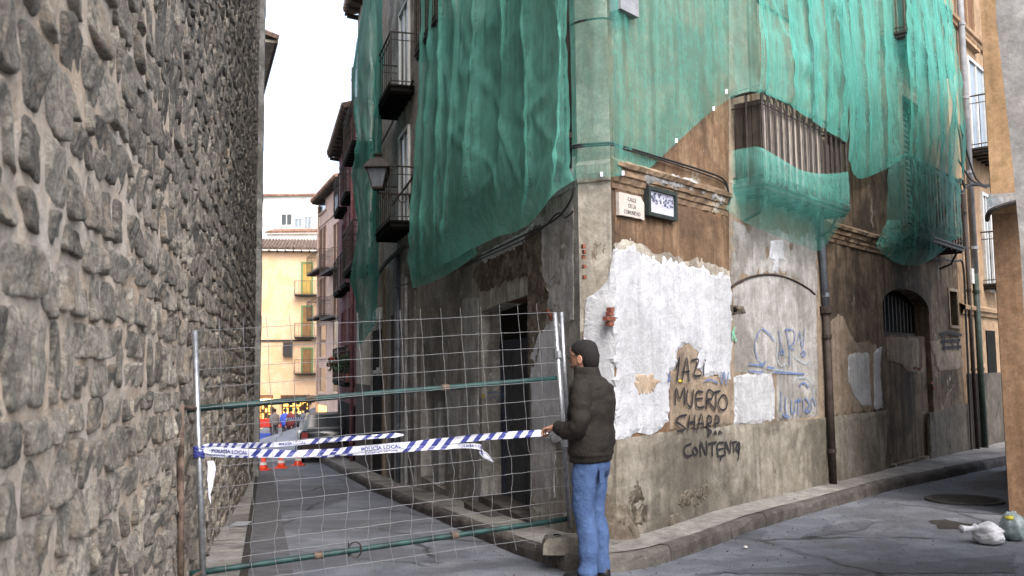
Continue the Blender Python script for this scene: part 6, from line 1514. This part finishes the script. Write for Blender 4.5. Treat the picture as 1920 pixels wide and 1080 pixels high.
def sleeve(pts, rr_, seed, n=20):
    P = spline([Vector(p) for p in pts], 7); N = len(P); rr = spline([Vector((r, 0, 0)) for r in rr_], 7); rings = []; ref = Vector((0, 0, 1))
    for i, p in enumerate(P):
        t = (P[min(i + 1, N - 1)] - P[max(i - 1, 0)]).normalized(); a = t.cross(Vector((0, 1, 0)));  a = a.normalized(); b = t.cross(a); row = []
        for k in range(n):
            an = 2 * math.pi * k / n; d = a * math.cos(an) + b * math.sin(an); q = p + d * rr[i].x
            f = .006 * math.sin(i * 1.25 + 1.5 * math.sin(an + seed)) * (.5 + .5 * nz(i * .2, seed, 1)) + .012 * nz(q.x * 14 + seed, q.y * 14, q.z * 14)
            row.append(q + d * f)
        rings.append(row)
    m = M(); m.loft(rings); return m
part('sleeve', sleeve([(-.035, .145, 1.405), (-.045, .195, 1.36), (-.050, .235, 1.24), (-.035, .245, 1.12), (.05, .222, 1.085), (.11, .20, 1.09), (.185, .153, 1.098)], (.078, .086, .078, .078, .070, .060, .047), 1.0), MT['jacket'], jk, smooth=True, local=True)
part('sleeve', sleeve([(-.035, -.145, 1.405), (-.04, -.195, 1.36), (-.03, -.235, 1.26), (-.02, -.24, 1.13), (.07, -.20, 1.085), (.17, -.14, 1.08), (.25, -.105, 1.08)], (.078, .084, .076, .072, .066, .056, .046), 4.0), MT['jacket'], jk, smooth=True, local=True)
m = M(); m.tube([(.128, .0, .88), (.132, 0, 1.0), (.124, 0, 1.2), (.11, 0, 1.38), (.09, 0, 1.5)], .008, 6); part('zip', m, MT['iron'], jk, local=True)
# jeans
def leg(s_, P, seed):
    keys = P; rings = folds([ell((k[1], k[2], k[0]), k[3], k[4], 28, p=2.2) for k in interp(keys, 5)], .010, seed)
    m = M(); m.loft(rings); return m
m = M(); m.loft(folds([ell((k[1], 0, k[0]), k[2], k[3], 36, p=2.5) for k in ((.74, -.02, .115, .175), (.80, -.028, .128, .182), (.86, -.03, .128, .18), (.93, -.03, .118, .168))], .005, 2)); jn = part('jeans', m, MT['jeans'], man, smooth=True, local=True)
part('trouser_leg', leg(1, [(.045, -.035, .105, .072, .068), (.07, -.03, .105, .078, .07), (.14, -.035, .102, .070, .066), (.30, -.035, .098, .078, .072), (.48, .0, .095, .080, .076), (.62, -.008, .092, .092, .086), (.76, -.02, .09, .110, .094), (.84, -.025, .085, .112, .09)], 2), MT['jeans'], jn, smooth=True, local=True)
part('trouser_leg', leg(-1, [(.035, -.055, -.09, .072, .068), (.06, -.05, -.09, .078, .07), (.14, -.05, -.088, .070, .066), (.30, -.04, -.088, .078, .072), (.48, -.01, -.088, .080, .076), (.62, -.012, -.088, .092, .086), (.76, -.02, -.088, .110, .092), (.84, -.025, -.085, .112, .09)], 7), MT['jeans'], jn, smooth=True, local=True)
m = M(); m.grid([[Vector((-.150 - .012 * math.cos(a), .055 + .0 + x, z)) for x in (0, .03, .06, .09)] for z, a in ((.83, 0), (.79, 0), (.74, 0), (.71, 0))]); part('pocket', m, MT['jeans'], jn, local=True)
for s_, x, y in ((1, -.02, .105), (-1, -.04, -.09)):
    m = M(); rings = []
    for xx, w_, zt in ((-.085, .025, .05), (-.07, .042, .085), (.0, .046, .105), (.06, .045, .085), (.12, .048, .055), (.17, .042, .045), (.195, .022, .03)):
        rings.append([Vector((x + xx, y + a * w_, .0 + b * zt)) for a, b in ((-1, 0), (-1.05, .35), (-.7, .85), (0, 1), (.7, .85), (1.05, .35), (1, 0))])
    m.loft(rings); part('shoe', m, MT['shoe'], man, smooth=True, local=True)
man.scale = (.95, .93, 1.0)
# far figures in front of the shops
def far_person(label, px, y, top, trou, seed, h=1.7):
    c = atd(px, 700, y); z = zroad(c.x, c.y); t = thing('person', label, 'person', (c.x, c.y, z)); t.rotation_euler = (0, 0, seed * 1.3)
    k = h / 1.75
    JJ = {'pelvis': ((0, 0, .93), (.11, .14)), 'chest': ((0, 0, 1.28), (.11, .16)), 'neck': ((0, 0, 1.50), .055), 'head': ((.01, 0, 1.62), .085), 'crown': ((0, 0, 1.68), .07), 'sl': ((0, .18, 1.40), .055), 'el': ((0, .24, 1.12), .045), 'wl': ((.1, .22, .88), .03), 'hl_': ((.12, .215, .80), .03), 'sr': ((0, -.18, 1.40), .055), 'er': ((0, -.24, 1.12), .045), 'wr': ((.1, -.22, .9), .03), 'hr_': ((.12, -.215, .82), .03), 'hl': ((0, .09, .86), .085), 'kl': ((.05, .1, .48), .06), 'al': ((0, .1, .08), .045), 'tl': ((.12, .1, .04), .04), 'hr': ((0, -.09, .86), .085), 'kr': ((0, -.1, .48), .06), 'ar': ((-.08, -.1, .08), .045), 'tr': ((.03, -.1, .04), .04)}
    BB = [('pelvis', 'chest'), ('chest', 'neck'), ('neck', 'head'), ('head', 'crown'), ('chest', 'sl'), ('sl', 'el'), ('el', 'wl'), ('wl', 'hl_'), ('chest', 'sr'), ('sr', 'er'), ('er', 'wr'), ('wr', 'hr_'), ('pelvis', 'hl'), ('hl', 'kl'), ('kl', 'al'), ('al', 'tl'), ('pelvis', 'hr'), ('hr', 'kr'), ('kr', 'ar'), ('ar', 'tr')]
    JJ = {a: ((b[0][0] * k, b[0][1] * k, b[0][2] * k), b[1]) for a, b in JJ.items()}
    skin_body('body', JJ, BB, 'pelvis', MT['skin'], t, 1)
    m = M(); m.loft([ell((0, 0, z * k), a, b, 14) for z, a, b in ((.84, .14, .18), (1.0, .15, .19), (1.3, .15, .21), (1.42, .12, .19), (1.50, .07, .08))])
    for s_ in (-1, 1): m.tube([(0, s_ * .19 * k, 1.40 * k), (0, s_ * .25 * k, 1.12 * k), (.09, s_ * .225 * k, .90 * k)], [.075, .062, .045], 10)
    part('coat', m, MT[top], t, smooth=True, local=True)
    m = M()
    for s_, kx, ax in ((1, .05, 0), (-1, 0, -.08)): m.tube([(0, s_ * .09, .88 * k), (kx, s_ * .1, .48 * k), (ax, s_ * .1, .06 * k)], [.11, .08, .065], 10)
    part('trousers', m, MT[trou], t, smooth=True, local=True)
    m = M(); m.loft([ell((-.01, 0, z * k), a, b, 14) for z, a, b in ((1.58, .085, .08), (1.66, .1, .09), (1.72, .08, .07), (1.76, .02, .02))]); part('hair', m, MT['hair'], t, smooth=True, local=True)
MT['coat_blue'] = cloth('bright_blue_coat', (.03, .06, .30), (.05, .09, .42)); MT['coat_dark'] = cloth('dark_coat', (.02, .02, .025), (.035, .035, .04)); MT['coat_red'] = cloth('dark_red_coat', (.10, .02, .02), (.16, .03, .03)); MT['coat_grey'] = cloth('grey_coat', (.08, .07, .07), (.13, .11, .11))
far_person('distant figure in a bright blue jacket in front of the shops', 536, 45, 'coat_blue', 'coat_dark', 1)
far_person('distant figure in black to the right of the blue jacket', 556, 46, 'coat_dark', 'coat_dark', 2)
far_person('distant figure in dark red between the blue and black ones', 546, 41, 'coat_red', 'coat_dark', 3.1)
far_person('distant figure in grey coat close to the lit shop window', 516, 47, 'coat_grey', 'coat_dark', 4.2)
far_person('distant short figure in dark clothes beside the parked car', 576, 38, 'coat_dark', 'jeans', 5.0, 1.6)
# shop boxes and a low blue stall outside the shop
MT['red_box'] = simple('red_crate', (.45, .03, .02), .6, .3, 0, .2, 6, .05); MT['blue_box'] = simple('blue_crate', (.04, .07, .32), .6, .3, 0, .2, 6, .05)
def crate(c, sx, sy, h, mat, label, grp=None):
    t = thing('crate', label, 'crate', c, grp); x, y, z = c; m = M(); w_ = .03
    m.box(x - sx, x + sx, y - sy, y + sy, z, z + .03)
    for a, b, cc, d in ((-sx, -sx + w_, -sy, sy), (sx - w_, sx, -sy, sy), (-sx + w_, sx - w_, -sy, -sy + w_), (-sx + w_, sx - w_, sy - w_, sy)): m.box(x + a, x + b, y + cc, y + d, z + .03, z + h)
    part('shell', m, MT[mat], t); m = M(); 
    for k in range(3): m.box(x - sx - .01, x + sx + .01, y - sy - .012, y - sy, z + h * (.25 + .3 * k), z + h * (.32 + .3 * k))
    part('rib', m, MT[mat], t)
for px, dz, mt, lab in ((493, .0, 'blue_box', 'long low blue stall box on the ground outside the lit shop'), (497, .75, 'red_box', 'red crate displayed under the lit shop window at the left'), (524, .75, 'red_box', 'second red crate displayed closer to the figure in blue')):
    c = atd(px, 700, 50); z = zroad(c.x, c.y)
    if dz == 0: crate((c.x + .2, c.y - 2, z), .9, .4, .5, mt, lab)
    else:
        tb = thing('trestle', 'small trestle table under the ' + ('left' if px < 510 else 'right') + ' red crate outside the shop', 'table', (c.x, c.y, z)); m = M(); m.box(c.x - .45, c.x + .45, c.y - .3, c.y + .3, z + .7, z + .74)
        part('top', m, MT['wood_brown'], tb)
        for a in (-.4, .4):
            for b in (-.25, .25): m = M(); m.box(c.x + a - .02, c.x + a + .02, c.y + b - .02, c.y + b + .02, z, z + .7); part('leg', m, MT['wood_brown'], tb)
        crate((c.x, c.y, z + .745), .38, .25, .42, mt, lab)
